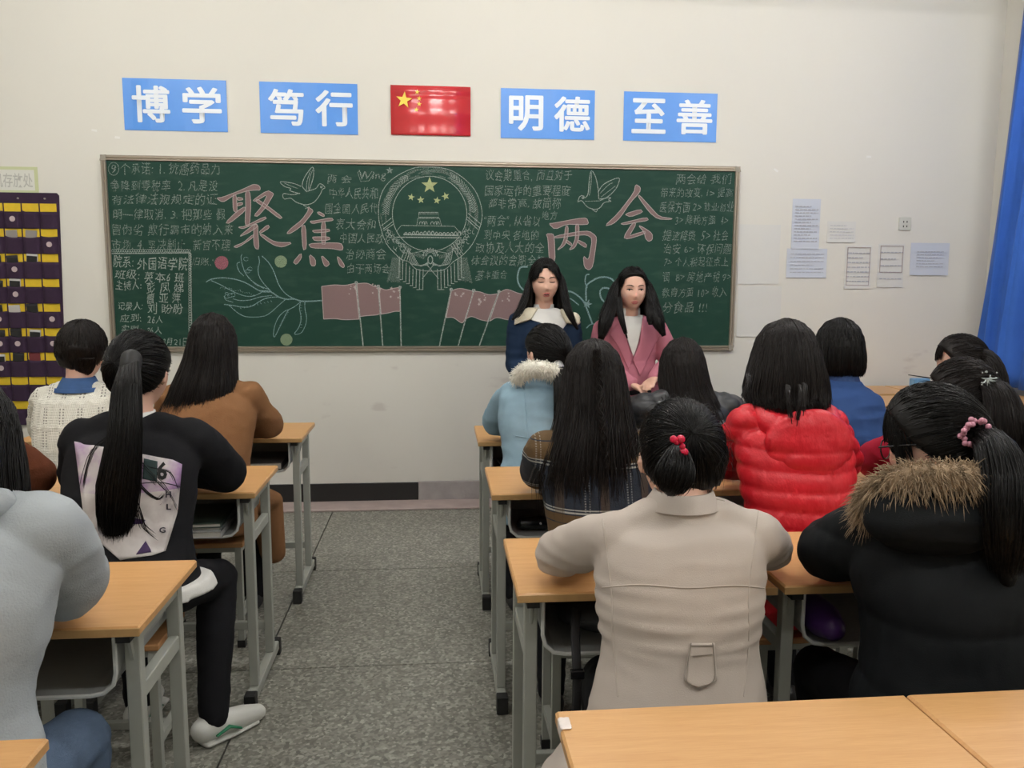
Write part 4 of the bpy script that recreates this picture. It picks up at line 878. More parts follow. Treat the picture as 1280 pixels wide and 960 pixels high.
#PEOPLE
def dscan(p, poly, rows, cols, m, name, lift=.003, thick=.0015):
    """patch with a free outline draped over the garment, built row by row"""
    ys = [q[1] for q in poly]; y0, y1 = min(ys), max(ys); G = []; last = None
    for j in range(rows+1):
        y = y0+(y1-y0)*(j+.01)/(rows+.02); X = []
        for a, b in zip(poly, poly[1:]+poly[:1]):
            if (a[1]-y)*(b[1]-y) <= 0 and a[1] != b[1]: X.append(a[0]+(b[0]-a[0])*(y-a[1])/(b[1]-a[1]))
        for i in range(cols+1):
            h = hit(p, min(X)+(max(X)-min(X))*i/cols, y, lift)
            if h is None: h = last
            last = h; G.append(h)
    f0 = next(g for g in G if g is not None); G = [g if g is not None else f0 for g in G]; n = cols+1
    o = MB().add(G, [(j*n+i, (j+1)*n+i, (j+1)*n+i+1, j*n+i+1) for j in range(rows) for i in range(cols)]).obj(name, m, p['root'], p['off'], True)
    s = o.modifiers.new('s', 'SOLIDIFY'); s.thickness = thick; s.offset = 0; return o
def collar(p, r0, r1, h, m, name='collar', tilt=0, dz=0.0, dy=0, th=.006, dep=.92):
    N = p['j']['N']+V((0, 0, dz))+p['fy']*dy; ax = (p['H']-p['fw']*.02-p['up']*.06-N).normalized()*.7+V((0, 0, .3)); ax.normalize(); fx = p['fx']; fy = p['fy']; R = []
    for k, (t, r) in enumerate(((0, r0), (.5, (r0+r1)/2-.001), (1, r1), (1, r1-th), (.5, (r0+r1)/2-th), (0, r0-th))):
        c = N+ax*h*t; R.append([c+fx*r*math.cos(2*PI*i/28)+fy*r*dep*math.sin(2*PI*i/28)+V((0, 0, tilt*math.sin(2*PI*i/28))) for i in range(28)])
    return MB().rings(R, cap=False).obj(name, m, p['root'], p['off'], True)
def fringe(p, uws, n, th=.018, tr=.0012, s0=(0, .35, .9)):
    S = []
    for i in range(n):
        u0, u1, w0, w1 = uws[rng.integers(0, len(uws))]; t_ = rng.random(); u = u0+(u1-u0)*t_; wv = w0+(w1-w0)*t_+rng.normal()*.03
        a = np.array([s0[0]+.25*u+rng.normal()*.03, s0[1]+rng.uniform(-.35, .1), s0[2]]); a /= np.linalg.norm(a); e = np.array([u, math.sqrt(max(.02, 1-u*u-wv*wv)), wv]); om = math.acos(np.clip(a @ e, -1, 1)); t = np.linspace(0, 1, 9)[:, None]
        D = (np.sin((1-t)*om)*a+np.sin(t*om)*e)/math.sin(om); D /= np.linalg.norm(D, axis=1, keepdims=True); S.append(xf(surf(D, np.linspace(th, th*.45, 9)[:, None]+rng.uniform(-.003, .002)), p['M'], p['H']))
    return strands_mesh(S, tr, 9)
M_EYEW = mat('eye_white', (.62, .58, .55), .3); M_IRIS = mat('iris', (.012, .008, .006), .15); M_LIP = mat('lips', (.40, .10, .09), .4); M_MOUTH = mat('mouth_dark', (.07, .02, .02), .5); M_TEETH = mat('teeth', (.7, .66, .6), .3)
def face(p, closed=False, talk=False):
    M, H = p['M'], p['H']; W_ = lambda x, y, z: H+M @ V((x, y, z))
    def sy(x, z):   # y of the face surface
        d = np.array([[x/.0735, 0, z/.113]]); w_ = z/.113; jaw = 1-.32*max(0, -w_)**2.0; u = x/.0735/jaw; v = math.sqrt(max(.01, 1-u*u-w_*w_)); return face_head(np.array([[u, v, w_]]))[0][1]
    for s in (-1, 1):
        cx = s*.031; pts = [(cx+s*t_*.0145*1, .003-.0028*0, 0) for t_ in (-1, 0, 1)]
        if not closed:
            e = MB(); e.ell(W_(cx, sy(cx, .002)-.0085, .001), (.0125, .0115, .0068), 14, 10, M); eo = link('eye', e.mesh(), M_EYEW, p['root'], p['off'], True)
            e = MB(); e.ell(W_(cx, sy(cx, .002)+.0006, .0015), (.0068, .0034, .0064), 12, 8, M); link('iris', e.mesh(), M_IRIS, eo, None, True) if 0 else link('iris', e.mesh(), M_IRIS, p['root'], p['off'], True)
        up_ = .007 if not closed else -.0005; sag = .0045 if not closed else -.003
        P_ = [W_(cx+k*.0165, sy(cx+k*.0165, .003)+.0015, up_-sag*k*k-(0 if s*k < 0 else 0)) for k in (-1, -.6, -.2, .2, .6, 1)]
        MB().tube(P_, [.0014, .0030, .0034, .0034, .0030, .0016], 6).obj('eyelid_line', M_HAIR, p['root'], p['off'], True)
        P_ = [W_(s*x, sy(s*x, z)+.0012, z) for x, z in ((.013, .022), (.022, .0265), (.034, .028), (.045, .0255), (.052, .021))]
        MB().tube(P_, [.0024, .0040, .0040, .0030, .0014], 6, .6).obj('eyebrow', M_HAIR, p['root'], p['off'], True)
    g = .0035 if talk else .0002; wd = .022
    for zz, rr in ((-.0620+g*.5, .0052), (-.0715-g, .0062)):
        P_ = [W_(k*wd*.9, sy(k*wd*.9, zz)+.0002, zz+(-.0015 if zz > -.066 else .0028)*k*k*1.2) for k in (-1, -.66, -.3, 0, .3, .66, 1)]
        MB().tube(P_, [rr*.25, rr*.7, rr, rr*.9, rr, rr*.7, rr*.25], 8, .8).obj('lip', M_LIP, p['root'], p['off'], True)
    if talk:
        P_ = [W_(k*wd*.75, sy(k*wd*.7, -.067)-.001, -.067) for k in (-1, -.5, 0, .5, 1)]; MB().tube(P_, [.001, .004, .0055, .004, .001], 8).obj('mouth', M_MOUTH, p['root'], p['off'], True)
# ---- cloth materials
def cloth(name, col, **k): k.setdefault('rough', .85); k.setdefault('var', .12); k.setdefault('vscale', 6); k.setdefault('bump', .35); k.setdefault('bscale', 420); k.setdefault('spec', .15); return mat(name, col, **k)
JEAN = cloth('blue_jeans', (.09, .13, .20), var=.35, vscale=18); BLK = cloth('black_trousers', (.010, .010, .012)); NAVY = cloth('navy_trousers', (.012, .016, .03)); WHITE = cloth('white_cotton', (.70, .69, .66))
# ---- two women at the front -------------------------------------------------
H1 = onY(681, 352, 4.5)
Jw = dict(EL=PX(717, 455, 4.52), ER=PX(644, 455, 4.52), WL=PX(700, 492, 4.30), WR=PX(664, 492, 4.30))
p = person('standing woman with closed eyes speaking, navy jacket with cream fleece collar', H1, yaw=180, pitch=-3, body_yaw=180, standing=True, J=Jw, gar=cloth('navy_jacket', (.012, .026, .058)), tro=NAVY, fn=wr_fold(.005, .004), vox=.0062, sh_z=H1.z-.215, sh_w=.15, gw=1.0, sleeve=1.1, hem=1.1, ssm=3)
face(p, closed=True, talk=True)
FL = cloth('cream_fleece', (.70, .64, .50), bump=.9, bscale=160, bdist=.006)
dscan(p, [(668, 374), (700, 374), (709, 388), (709, 404), (703, 412), (690, 408), (664, 400), (662, 388)], 16, 14, WHITE, 'sweater_front', .006)
collar(p, .062, .056, .05, WHITE, 'sweater_neck', dz=-.01, th=.005)
for poly in ([(668, 379), (672, 386), (664, 399), (643, 406), (644, 396), (652, 386)], [(700, 378), (714, 383), (727, 392), (732, 403), (722, 406), (708, 405), (701, 390)]): dscan(p, poly, 12, 10, FL, 'fleece_collar', .013, .012)
hr = hair_loose(p['M'], H1, [(.01, 0, 0, .092, .11), (-.07, 0, -.005, .094, .10), (-.15, 0, -.03, .105, .085), (-.24, 0, -.065, .14, .075)], 108, 1100, .017, 0.0, yaw=180, tr=.0013)
hr = merge(hr, fringe(p, [(-.75, -.02, .20, .62), (.22, .85, .55, .16), (.5, .95, .2, -.05), (-.95, -.6, -.05, .22)], 560, .018, .0013, (-.05, .35, .9)))
hr = merge(hr, lock([PX(697, 338, 4.50), PX(703, 352, 4.46), PX(706, 372, 4.41), PX(711, 390, 4.355), PX(722, 412, 4.345)], [.008, .018, .024, .020, .008], 260, .7, .006, fray=.2))
hr = merge(hr, lock([PX(666, 340, 4.50), PX(660, 356, 4.47), PX(657, 370, 4.45), PX(650, 388, 4.41), PX(640, 400, 4.385)], [.006, .014, .018, .018, .007], 240, .7, .008, fray=.3))
add_hair(p, hr)
H2 = onY(790, 362, 4.5)
Jw = dict(EL=PX(838, 455, 4.50), ER=PX(747, 455, 4.50), WL=PX(819, 472, 4.29), WR=PX(788, 479, 4.315))
PINK = cloth('pink_wool', (.46, .165, .215), bump=.4, bscale=300)
p = person('standing woman in a pink coat and white turtleneck with her hands clasped', H2, yaw=180, pitch=-2, body_yaw=180, standing=True, J=Jw, gar=PINK, tro=BLK, fn=wr_fold(.004, .003), vox=.0062, sh_z=H2.z-.215, sh_w=.155, gw=1.0, sleeve=1.15, hem=1.12, curl=.35, ssm=3)
face(p)
dscan(p, [(778, 388), (804, 388), (803, 405), (798, 428), (792, 446), (786, 430), (780, 408)], 20, 10, WHITE, 'sweater_front', .006)
collar(p, .060, .055, .062, WHITE, 'turtleneck', dz=0.0, th=.005)
for poly in ([(803, 398), (826, 417), (818, 432), (800, 470), (791, 450), (800, 428)], [(776, 400), (762, 418), (772, 432), (786, 462), (790, 448), (783, 425)]): dscan(p, poly, 18, 10, PINK, 'lapel', .011, .006)
hr = hair_loose(p['M'], H2, [(.01, 0, 0, .090, .11), (-.07, 0, -.005, .094, .10), (-.15, 0, -.03, .12, .085), (-.26, 0, -.065, .16, .075)], 112, 1100, .016, 0.02, yaw=180, tr=.0013)
hr = merge(hr, fringe(p, [(-.98, -.66, -.1, .46), (.66, .98, .46, -.1)], 300, .018, .0013, (.0, .3, .9)))
for pts, rr in (([PX(777, 345, 4.50), PX(769, 358, 4.46), PX(763, 380, 4.41), PX(757, 400, 4.36), PX(751, 424, 4.345)], [.008, .022, .034, .042, .020]), ([PX(774, 372, 4.43), PX(776, 395, 4.37), PX(784, 423, 4.345)], [.014, .018, .004]),
                ([PX(803, 345, 4.50), PX(811, 358, 4.46), PX(817, 380, 4.41), PX(822, 400, 4.36), PX(830, 420, 4.345)], [.008, .022, .034, .040, .014]), ([PX(811, 372, 4.43), PX(812, 390, 4.37), PX(813, 406, 4.35)], [.012, .020, .014])): hr = merge(hr, lock(pts, rr, 260, .6, .005, fray=.15))
add_hair(p, hr)
# ---- left of the aisle ----------------------------------------------------
H = onY(103, 441, 3.45)
def cable(c, n):
    x = c[:, 0]; z = c[:, 2]; s = np.abs(((z+.006*np.sin(x*2*PI/.05))/.088) % 1-.5)*2
    return .004*vnoise(c, (5, 5, 5))+.004*np.clip((s-.80)/.2, 0, 1)+.0015*np.cos(x*2*PI/.028)
KN = cloth('white_knit', (.66, .63, .55), bump=0); t = NT(KN); (x, y, z), o = t.xyz()
fx_ = t.math('ABSOLUTE', t.math('SUBTRACT', t.math('FRACT', t.math('MULTIPLY', t.math('ADD', x, t.math('MULTIPLY', z, .12)), 1/.066)), .5)); col_ = t.math('LESS_THAN', t.math('ABSOLUTE', t.math('SUBTRACT', fx_, .09)), .035)
dz_ = t.math('LESS_THAN', t.math('FRACT', t.math('MULTIPLY', z, 1/.0105)), .55); gap = t.math('LESS_THAN', t.math('ABSOLUTE', t.math('SUBTRACT', t.math('FRACT', t.math('MULTIPLY', z, 1/.088)), .5)), .34)
hole = t.math('MULTIPLY', t.math('MULTIPLY', col_, dz_), gap); base = t.mix(t.noise(o, 40, 3), (.72, .70, .62), (.80, .78, .70)); t.L.new(t.mix(t.math('MULTIPLY', hole, .8), base, (.16, .15, .13)), t.b.inputs['Base Color'])
wv = t.math('ADD', t.math('SINE', t.math('MULTIPLY', z, 1100)), t.math('SINE', t.math('MULTIPLY', x, 1300))); t.bump(t.math('SUBTRACT', wv, t.math('MULTIPLY', hole, 6)), .5, .0015)
p = person('short-haired student in white openwork knitted sweater with blue denim collar', H, yaw=4, pitch=-14, gar=KN, tro=JEAN, fn=cable, sh_z=H.z-.175, sh_w=.135, gw=1.0, sleeve=1.05, ear_out=.006, J=dict(EL=PX(52, 540, 3.52), ER=PX(156, 545, 3.52)))
DEN = cloth('blue_denim', (.045, .095, .22), var=.3, vscale=20); collar(p, .088, .060, .050, DEN, 'denim_collar', .0, dz=-.012, th=.005)
collar(p, .094, .089, .016, DEN, 'denim_collar_fold', dz=-.018, th=.004)
hr = hair_pony(p['M'], H, (.05, -.45, .9), 2400, .019, tr=.0014); hr = merge(hr, hair_pony(p['M'], H, (-.3, .2, .9), 900, .021, tr=.0012)); hr = merge(hr, lock([PX(102, 446, 3.37), PX(102, 458, 3.375), PX(103, 469, 3.40)], [.058, .048, .022], 300, .5, .004)); add_hair(p, hr, M_HAIRB)
H = onY(266, 431, 3.42)
BRN = cloth('camel_wool', (.235, .115, .052), bump=.5, bscale=260)
p = person('student with very long straight black hair in a brown wool coat', H, yaw=0, pitch=-10, gar=BRN, tro=BLK, fn=wr_fold(.008, .007, (4, 4, 10)), sh_z=H.z-.205, sh_w=.145, sleeve=1.15, gw=1.1, J=dict(EL=PX(208, 540, 3.5), ER=PX(335, 530, 3.50), WR=PX(290, 530, 3.66)))
s = MB()
for a in (-1, 1): q = p['j']['P']; s.tube([q+V((a*.09, .0, .0)), q+V((a*.13, .18, -.015)), q+V((a*.17, .30, -.06)), q+V((a*.19, .32, -.30))], [.09, .09, .08, .06], 14, .8)
link('coat_skirt', remesh(s, .011, 4), BRN, p['root'], p['off'], True)
add_hair(p, hair_loose(p['M'], H, [(.0, 0, 0, .097, .115), (-.07, -.01, -.020, .105, .110), (-.16, -.02, -.070, .125, .10), (-.28, -.04, -.10, .145, .095)], 118, 1700, .018, wild=.008, uneven=.012, tr=.0013), M_HAIRB)
# ponytail student in black
H = onY(174, 466, 2.52)
p = person('student with long black ponytail and lilac printed panel on a black top', H, yaw=-8, pitch=-12, gar=cloth('black_jersey', (.011, .011, .013)), tro=BLK, fn=wr_fold(.007, .005, (4, 4, 12)), sh_z=H.z-.19, sh_w=.152, sleeve=1.20, gw=1.16, hem=1.16, zlow=.01, ear_out=.010, hip_z=.55, toe=(.72, .69, 0),
           J=dict(ER=PX(284, 592, 2.62), WR=PX(215, 600, 2.80), EL=PX(100, 600, 2.62), KR=PX(272, 722, 2.70), AR=(-.712, 2.50, .08), KL=(-1.02, 2.72, .50), AL=(-.98, 2.62, .08)), shoes=mat('white_sneaker', (.66, .66, .62), .45, .08, 9))
for c in ('AL', 'AR'):
    a = p['j'][c]; RT = Matrix.Rotation(-.806 if c == 'AR' else -.14, 3, 'Z'); MB().tube([a+RT @ V((.037, -.01, -.045)), a+RT @ V((.040, .03, -.030)), a+RT @ V((.040, .07, -.052))], [.010, .013, .008], 8, .4).obj('green_stripe', mat('sneaker_green', (.01, .16, .07), .4), p['root'], p['off'], True)
    MB().tube([a+RT @ V((0, -.035, -.070)), a+RT @ V((0, .05, -.070)), a+RT @ V((0, .14, -.070))], [.040, .041, .032], 14, .3).obj('sneaker_sole', mat('sneaker_sole', (.70, .70, .66), .5), p['root'], p['off'], True)
PR = mat('printed_panel', (.55, .45, .55), .8); t = NT(PR); (x, y, z), o = t.xyz(); n = t.noise(o, 11, 7); g_ = t.ramp(n, [(.25, (.10, .05, .13)), (.42, (.42, .26, .46)), (.55, (.62, .56, .58)), (.7, (.72, .68, .66))]); lo = t.ramp(n, [(.22, (.10, .08, .12)), (.36, (.50, .45, .44)), (.6, (.70, .66, .64))])
zf = t.math('GREATER_THAN', z, .865); t.L.new(t.mix(zf, lo, g_), t.b.inputs['Base Color'])
dscan(p, [(93, 552), (228, 577), (222, 640), (206, 692), (150, 700), (118, 672), (104, 640)], 26, 18, PR, 'printed_panel', .004)
dscan(p, [(180, 573), (197, 575), (196, 602), (178, 600)], 8, 6, mat('panel_dark_teal', (.012, .035, .035), .7), 'printed_block', .0058)
def mark_text(p, body, px0, px1, yb, h, m, name, bold=.02, lift=.0075):
    """flat print following the cloth"""
    me = text_mesh(body, (0, 0, 0), (1, 0, 0), 1, 0, bold); 
    for v in me.vertices:
        q = hit(p, px0+(px1-px0)*v.co.x, yb-h*v.co.z, lift); v.co = q if q is not None else p['H']
    return link(name, me, m, p['root'], p['off'])
DK = mat('print_dark', (.02, .015, .03), .7); mark_text(p, '6', 196, 209, 600, 23, mat('print_black', (.004, .004, .004), .7), 'printed_number', .03)
mark_text(p, 'H', 207, 214, 622, 8, DK, 'printed_letter'); mark_text(p, 'L', 208, 214, 637, 7, DK, 'printed_letter'); mark_text(p, 'G', 199, 207, 666, 7, DK, 'printed_letter')
seam(p, [(165, 605), (200, 603), (225, 608)], .0011, DK, 'printed_line', lift=.006); dscan(p, [(152, 645), (182, 650), (178, 655), (155, 655)], 4, 8, mat('print_violet', (.05, .02, .09), .7), 'printed_wedge', .006)
dscan(p, [(182, 676), (190, 690), (170, 693)], 6, 5, mat('print_violet', (.05, .02, .09), .7), 'printed_wedge', .006)
collar(p, .066, .057, .034, WHITE, 'shirt_collar', dz=0.004, th=.005)
q = p['j']['P']; s = MB(); s.ellring([(q+V((.02, .01, .010)), V((.222, 0, .02)), V((0, .145, 0))), (q+V((.03, .01, -.035)), V((.226, 0, .03)), V((0, .152, 0)))], 28); link('shirt_hem', remesh(s, .008, 2), WHITE, p['root'], p['off'], True)
hr = hair_pony(p['M'], H, (-.12, -.98, .12), 1500, .016, [PX(163, 452, 2.405), PX(158, 490, 2.31), PX(155, 550, 2.255), PX(146, 620, 2.245), PX(144, 692, 2.27)], [.026, .040, .043, .052, .026], 1500, .6, wild=.014)
for a, b, c, d in (((158, 560), (185, 592), (206, 612), (222, 640)), ((160, 580), (176, 610), (196, 625), (205, 618)), ((158, 600), (172, 640), (178, 660), (192, 672)), ((160, 570), (190, 585), (212, 590), (222, 612)), ((150, 540), (120, 560), (108, 590), (104, 612))):
    P_ = [hit(p, *q, .006) for q in (a, b, c, d)]; P_ = [q for q in P_ if q is not None]
    if len(P_) > 2: hr = merge(hr, strands_mesh([np.array(catmull(P_, 5))+rng.normal(size=3)*np.array([.006, .001, .006]) for k in range(7)], .0011, 14))
add_hair(p, hr); MB().tube([PX(164, 449, 2.41), PX(163, 458, 2.395)], [.029, .030], 14).obj('hair_tie', M_BLACK, p['root'], p['off'], True)
# rust sleeve neighbour, mostly outside the frame
H = onY(-75, 470, 2.60)
p = person('student in a rust brown coat at the left edge, only one sleeve in view', H, yaw=0, pitch=-10, gar=cloth('rust_wool', (.13, .040, .018), bump=.6, bscale=200), tro=BLK, fn=wr_fold(.008, .006), sh_z=H.z-.20, sleeve=1.2, gw=1.1, J=dict(ER=PX(42, 598, 2.62), WR=PX(0, 600, 2.8)))
add_hair(p, hair_loose(p['M'], H, [(0, 0, 0, .095, .115), (-.08, 0, -.02, .10, .11), (-.2, 0, -.08, .11, .09)], 115, 700, .018), M_HAIRB)
# grey hoodie
H = onY(-52, 556, 1.52)
HOOD = cloth('grey_fleece', (.38, .41, .43), bump=.5, bscale=240)
p = person('student in light grey hooded sweatshirt, cut off by the left edge', H, yaw=5, pitch=-14, gar=HOOD, tro=JEAN, fn=wr_fold(.010, .009, (3.5, 3.5, 7)), sh_z=H.z-.135, sh_w=.150, sleeve=1.38, gw=1.12, depth=1.1, hem=1.05,
           J=dict(ER=PX(82, 722, 1.63), WR=PX(-10, 752, 1.74), KR=PX(95, 925, 1.64)))
s = MB(); q = p['j']['N']; s.tube([q+V((-.10, -.02, .00)), q+V((-.05, -.075, .00)), q+V((.05, -.075, .00)), q+V((.10, -.02, .00))], [.03, .042, .042, .03], 14, 1, smooth=4); link('hood', remesh(s, .008, 5), HOOD, p['root'], p['off'], True)
add_hair(p, hair_loose(p['M'], H, [(0, 0, 0, .098, .115), (-.08, 0, -.02, .11, .115), (-.16, 0, -.05, .115, .12)], 118, 1400, .018, tr=.0014))
# ---- right of the aisle ---------------------------------------------------
H = onY(684, 443, 3.32)
LB = cloth('light_blue_denim', (.27, .40, .49), var=.22, vscale=14)
p = person('ponytailed student in a light blue denim jacket with white fur collar', H, yaw=28, pitch=-14, body_yaw=6, gar=LB, ear_out=.012, tro=BLK, fn=wr_fold(.007, .006, (5, 5, 14)), sh_z=H.z-.185, sh_w=.130, sleeve=1.15, gw=.96, J=dict(EL=PX(619, 526, 3.48), SL=PX(642, 491, 3.28), SR=PX(706, 491, 3.26), ER=PX(735, 530, 3.45), N=PX(672, 474, 3.28), P=PX(672, 620, 3.12)))
fur([PX(645, 474, 3.22), PX(655, 463, 3.175), PX(672, 460, 3.16), PX(690, 463, 3.17), PX(702, 470, 3.22)], [.024, .032, .032, .028, .022], 1800, .013, mat('white_fur', (.90, .86, .77), .9, .15, 40), p, 'fur_collar', flat=1, down=.2)
seam(p, [(655, 480), (658, 520), (660, 575)], .002, LB); seam(p, [(645, 545), (670, 548), (695, 545)], .002, LB)
hr = hair_pony(p['M'], H, (.15, -.95, -.25), 1000, .016, [PX(697, 458, 3.225), PX(704, 480, 3.14), PX(704, 505, 3.10), PX(698, 535, 3.10)], [.022, .038, .036, .012], 450, .7, wild=.010); add_hair(p, hr)
MB().tube([PX(696, 456, 3.235), PX(698, 461, 3.215)], [.025, .026], 14).obj('hair_tie', mat('silver_tie', (.45, .45, .45), .3, metal=.6), p['root'], p['off'], True)
H = onY(853, 461, 3.30)
p = person('student with long dark hair in a black quilted jacket in the front row', H, yaw=-6, pitch=-12, gar=mat('black_nylon', (.013, .014, .017), .45, .1, 9), tro=BLK, fn=puff(.07, .010), sh_z=H.z-.155, sh_w=.165, sleeve=1.3, gw=1.12, J=dict(EL=PX(795, 520, 3.45), ER=PX(915, 520, 3.45)))
collar(p, .085, .07, .05, MATS['black_nylon'], 'collar', dz=-.01, th=.012)
add_hair(p, hair_loose(p['M'], H, [(0, 0, 0, .100, .118), (-.07, .005, -.02, .105, .118), (-.15, .03, -.06, .115, .125), (-.24, .06, -.10, .115, .11)], 118, 1300, .019, tr=.0014), M_HAIRB)
# plaid jacket, long wavy hair
H = onY(742, 477, 2.45)
PL = mat('plaid_wool', (.02, .03, .05), .9); t = NT(PL); (x, y, z), o = t.xyz(); fz = t.math('FRACT', t.math('MULTIPLY', t.math('ADD', z, .1595), 1/.215)); fx2 = t.math('FRACT', t.math('MULTIPLY', t.math('ADD', x, .1), 1/.125))
nav, bro, lin = (.013, .019, .033), (.105, .060, .022), (.36, .36, .34)
cz = t.ramp(fz, [(0, lin), (.022, nav), (.045, lin), (.062, bro), (.30, nav), (.315, bro), (.42, nav), (.44, lin), (.462, nav), (.484, lin), (.50, nav)], True)
vx = t.math('MAXIMUM', t.math('LESS_THAN', t.math('ABSOLUTE', t.math('SUBTRACT', fx2, .3)), .018), t.math('LESS_THAN', t.math('ABSOLUTE', t.math('SUBTRACT', fx2, .40)), .012)); vb = t.math('LESS_THAN', t.math('ABSOLUTE', t.math('SUBTRACT', fx2, .75)), .10)
dash = t.math('GREATER_THAN', t.math('SINE', t.math('MULTIPLY', z, 900)), -.2); c = t.mix(t.math('MULTIPLY', vb, .4), cz, bro); c = t.mix(t.math('MULTIPLY', t.math('MULTIPLY', vx, dash), .32), c, (.5, .5, .48)); t.L.new(c, t.b.inputs['Base Color']); t.bump(t.noise(o, 300, 3), .5, .002)
p = person('student with long crimped dark hair in a navy and brown plaid wool jacket', H, yaw=2, pitch=-14, gar=PL, tro=BLK, fn=wr_fold(.006, .004, (5, 5, 12)), sh_z=H.z-.195, sh_w=.150, sleeve=1.2, gw=1.06, hem=1.1, J=dict(EL=PX(674, 592, 2.60), WL=PX(720, 600, 2.75), ER=PX(820, 595, 2.6)))
hr = hair_loose(p['M'], H, [(0, 0, 0, .100, .118), (-.07, -.0, -.02, .108, .118), (-.16, -.01, -.07, .120, .115), (-.26, -.02, -.105, .148, .11), (-.35, -.015, -.11, .125, .105)], 118, 2600, .019, wild=.022, uneven=.035, tr=.0012)
def braid(pts, r, n=40, turns=9):
    q = np.array(catmull(pts, n//(len(pts)-1))); S = []; K = len(q)
    for s in range(3):
        for i in range(26):
            a = 2*PI*s/3+np.linspace(0, turns*2*PI/2, K); off = np.stack([np.sin(a)*r*.8, -np.abs(np.cos(a*1))*r*.6+.0*a, 0*a], 1); S.append(q+off+rng.normal(size=3)*r*.28)
    return strands_mesh(S, .0015, K)
for dx, sx in ((4, 0),): hr = merge(hr, braid([PX(742+dx, 438, 2.335), PX(745+dx, 480, 2.315), PX(748+dx*1.2, 530, 2.27), PX(752+dx*1.5, 585, 2.235)], .011))
add_hair(p, hr, M_HAIRB)
# red puffer
H = onY(982, 453, 2.45)
RED = mat('red_nylon', (.62, .014, .026), .42, .07, 7, .9, 26, spec=.4, stretch=(1.6, 1, .8), bdist=.006)
fp = puff(.053, .0085, a=.0025)
p = person('student with shoulder-length hair in a bright red hooded puffer jacket', H, yaw=0, pitch=-12, gar=RED, tro=BLK, fn=fp, sh_z=H.z-.190, sh_w=.128, sleeve=1.10, gw=1.08, hem=1.0, smooth=3, gvox=.007, J=dict(EL=PX(905, 575, 2.56), ER=PX(1055, 575, 2.56), SL=PX(936, 527, 2.40), SR=PX(1032, 527, 2.40)))
s = MB(); q = p['j']['N']; s.tube([q+V((-.105, .0, -.005)), q+V((-.085, -.075, -.030)), q+V((0, -.105, -.040)), q+V((.085, -.075, -.030)), q+V((.105, .0, -.005))], [.034, .040, .042, .040, .034], 16, 1, smooth=5)
s.ell(q+V((.01, -.115, -.080)), (.135, .048, .105), 24, 16); s.ell(q+V((.012, -.130, -.125)), (.098, .042, .080), 24, 16)
hm = remesh(s, .0065, 4); off0 = q.copy(); displace(hm, lambda c, n: np.where(c[:, 2] < off0.z-.045, .006*np.abs(np.sin(PI*(c[:, 2]-off0.z)/.05))**.6, 0)+.004*vnoise(c, (18, 18, 18)))
hd = link('hood', hm, RED, p['root'], p['off'], True)
hr = hair_loose(p['M'], H, [(.01, 0, 0, .106, .122), (-.045, 0, -.01, .121, .125), (-.09, -.004, -.02, .126, .122), (-.125, -.008, -.045, .118, .115)], 120, 2400, .024, wild=.006, uneven=.02, tr=.0014)
for a, b in (((985, 495), (990, 530)), ((1001, 495), (996, 533)), ((1006, 493), (1004, 520)), ((935, 480), (926, 500))): hr = merge(hr, lock([PX(a[0], a[1]-12, 2.30), PX(*a, 2.265), PX(*b, 2.235)], [.010, .005, .001], 60, .6, .008))
add_hair(p, hr, M_HAIRB)
# beige jacket
H = onY(851, 575, 1.64)
BG = cloth('beige_cotton', (.52, .455, .405), var=.05, bump=.25, bscale=500)
def bfn(c, n):
    z = c[:, 2]; x = c[:, 0]; f_ = .004*vnoise(c, (4, 4, 5))
    for z0, a in ((.80, .005), (.765, .006), (.83, .003), (.60, .003), (.86, .0025)): f_ += a*np.exp(-((z-z0-.012*vnoise(c, (4, 4, 1)))/.007)**2)*np.clip(.35+1.4*np.abs(x-.50)/.19, 0, 1)*np.clip(vnoise(c, (9, 9, 2))+.7, 0, 1)
    return f_+.0025*(1-2*np.abs(vnoise(c, (6, 6, 22))))
p = person('student in a pale beige cotton jacket with red beads in a low ponytail', H, yaw=-2, pitch=-20, gar=BG, ear_out=.012, tro=BLK, fn=bfn, sh_z=onY(850, 652, 1.57).z-.03, sh_w=.155, sleeve=1.05, gw=1.06, gvox=.0075, hem=1.10,
           J=dict(EL=PX(697, 705, 1.80), WL=PX(770, 722, 1.95), ER=PX(962, 712, 1.80), WR=PX(900, 722, 1.95), N=PX(851, 634, 1.575), P=PX(848, 905, 1.47), SL=PX(772, 668, 1.57), SR=PX(938, 668, 1.57)))
collar(p, .080, .060, .034, BG, 'stand_collar', dz=.004, th=.006)
for pts in ([(752, 640), (758, 690), (764, 740), (766, 800), (772, 870)], [(948, 640), (942, 690), (936, 740), (936, 800), (930, 870)], [(745, 735), (800, 731), (860, 735), (920, 732), (972, 737)], [(800, 624), (825, 621), (875, 621), (905, 626)]): seam(p, pts, .0016, BG, 'seam')
for pts in ([(752, 628), (775, 622), (798, 619)], [(905, 620), (925, 624), (945, 632)]): seam(p, pts, .0050, BG, 'epaulette', lift=.002)
tb = dscan(p, [(862, 804), (893, 804), (896, 850), (874, 862), (855, 850)], 10, 8, BG, 'back_tab', .004, .004)
for pts in ([(863, 807), (892, 807)], [(864, 804), (858, 849), (874, 859)], [(891, 804), (893, 848), (874, 859)], [(866, 820), (890, 818)]): seam(p, pts, .0009, mat('tab_stitch', (.30, .26, .22), .8), 'stitching', lift=.0075)
s = MB(); q = p['j']['P']; s.tube([q+V((-.13, 0, -.04)), q+V((-.20, .05, -.09)), q+V((-.26, .09, -.17))], [.085, .08, .045], 16, .28, up=(-.5, 0, .8)); link('jacket_tail', displace(remesh(s, .008, 4), wr_fold()), BG, p['root'], p['off'], True)
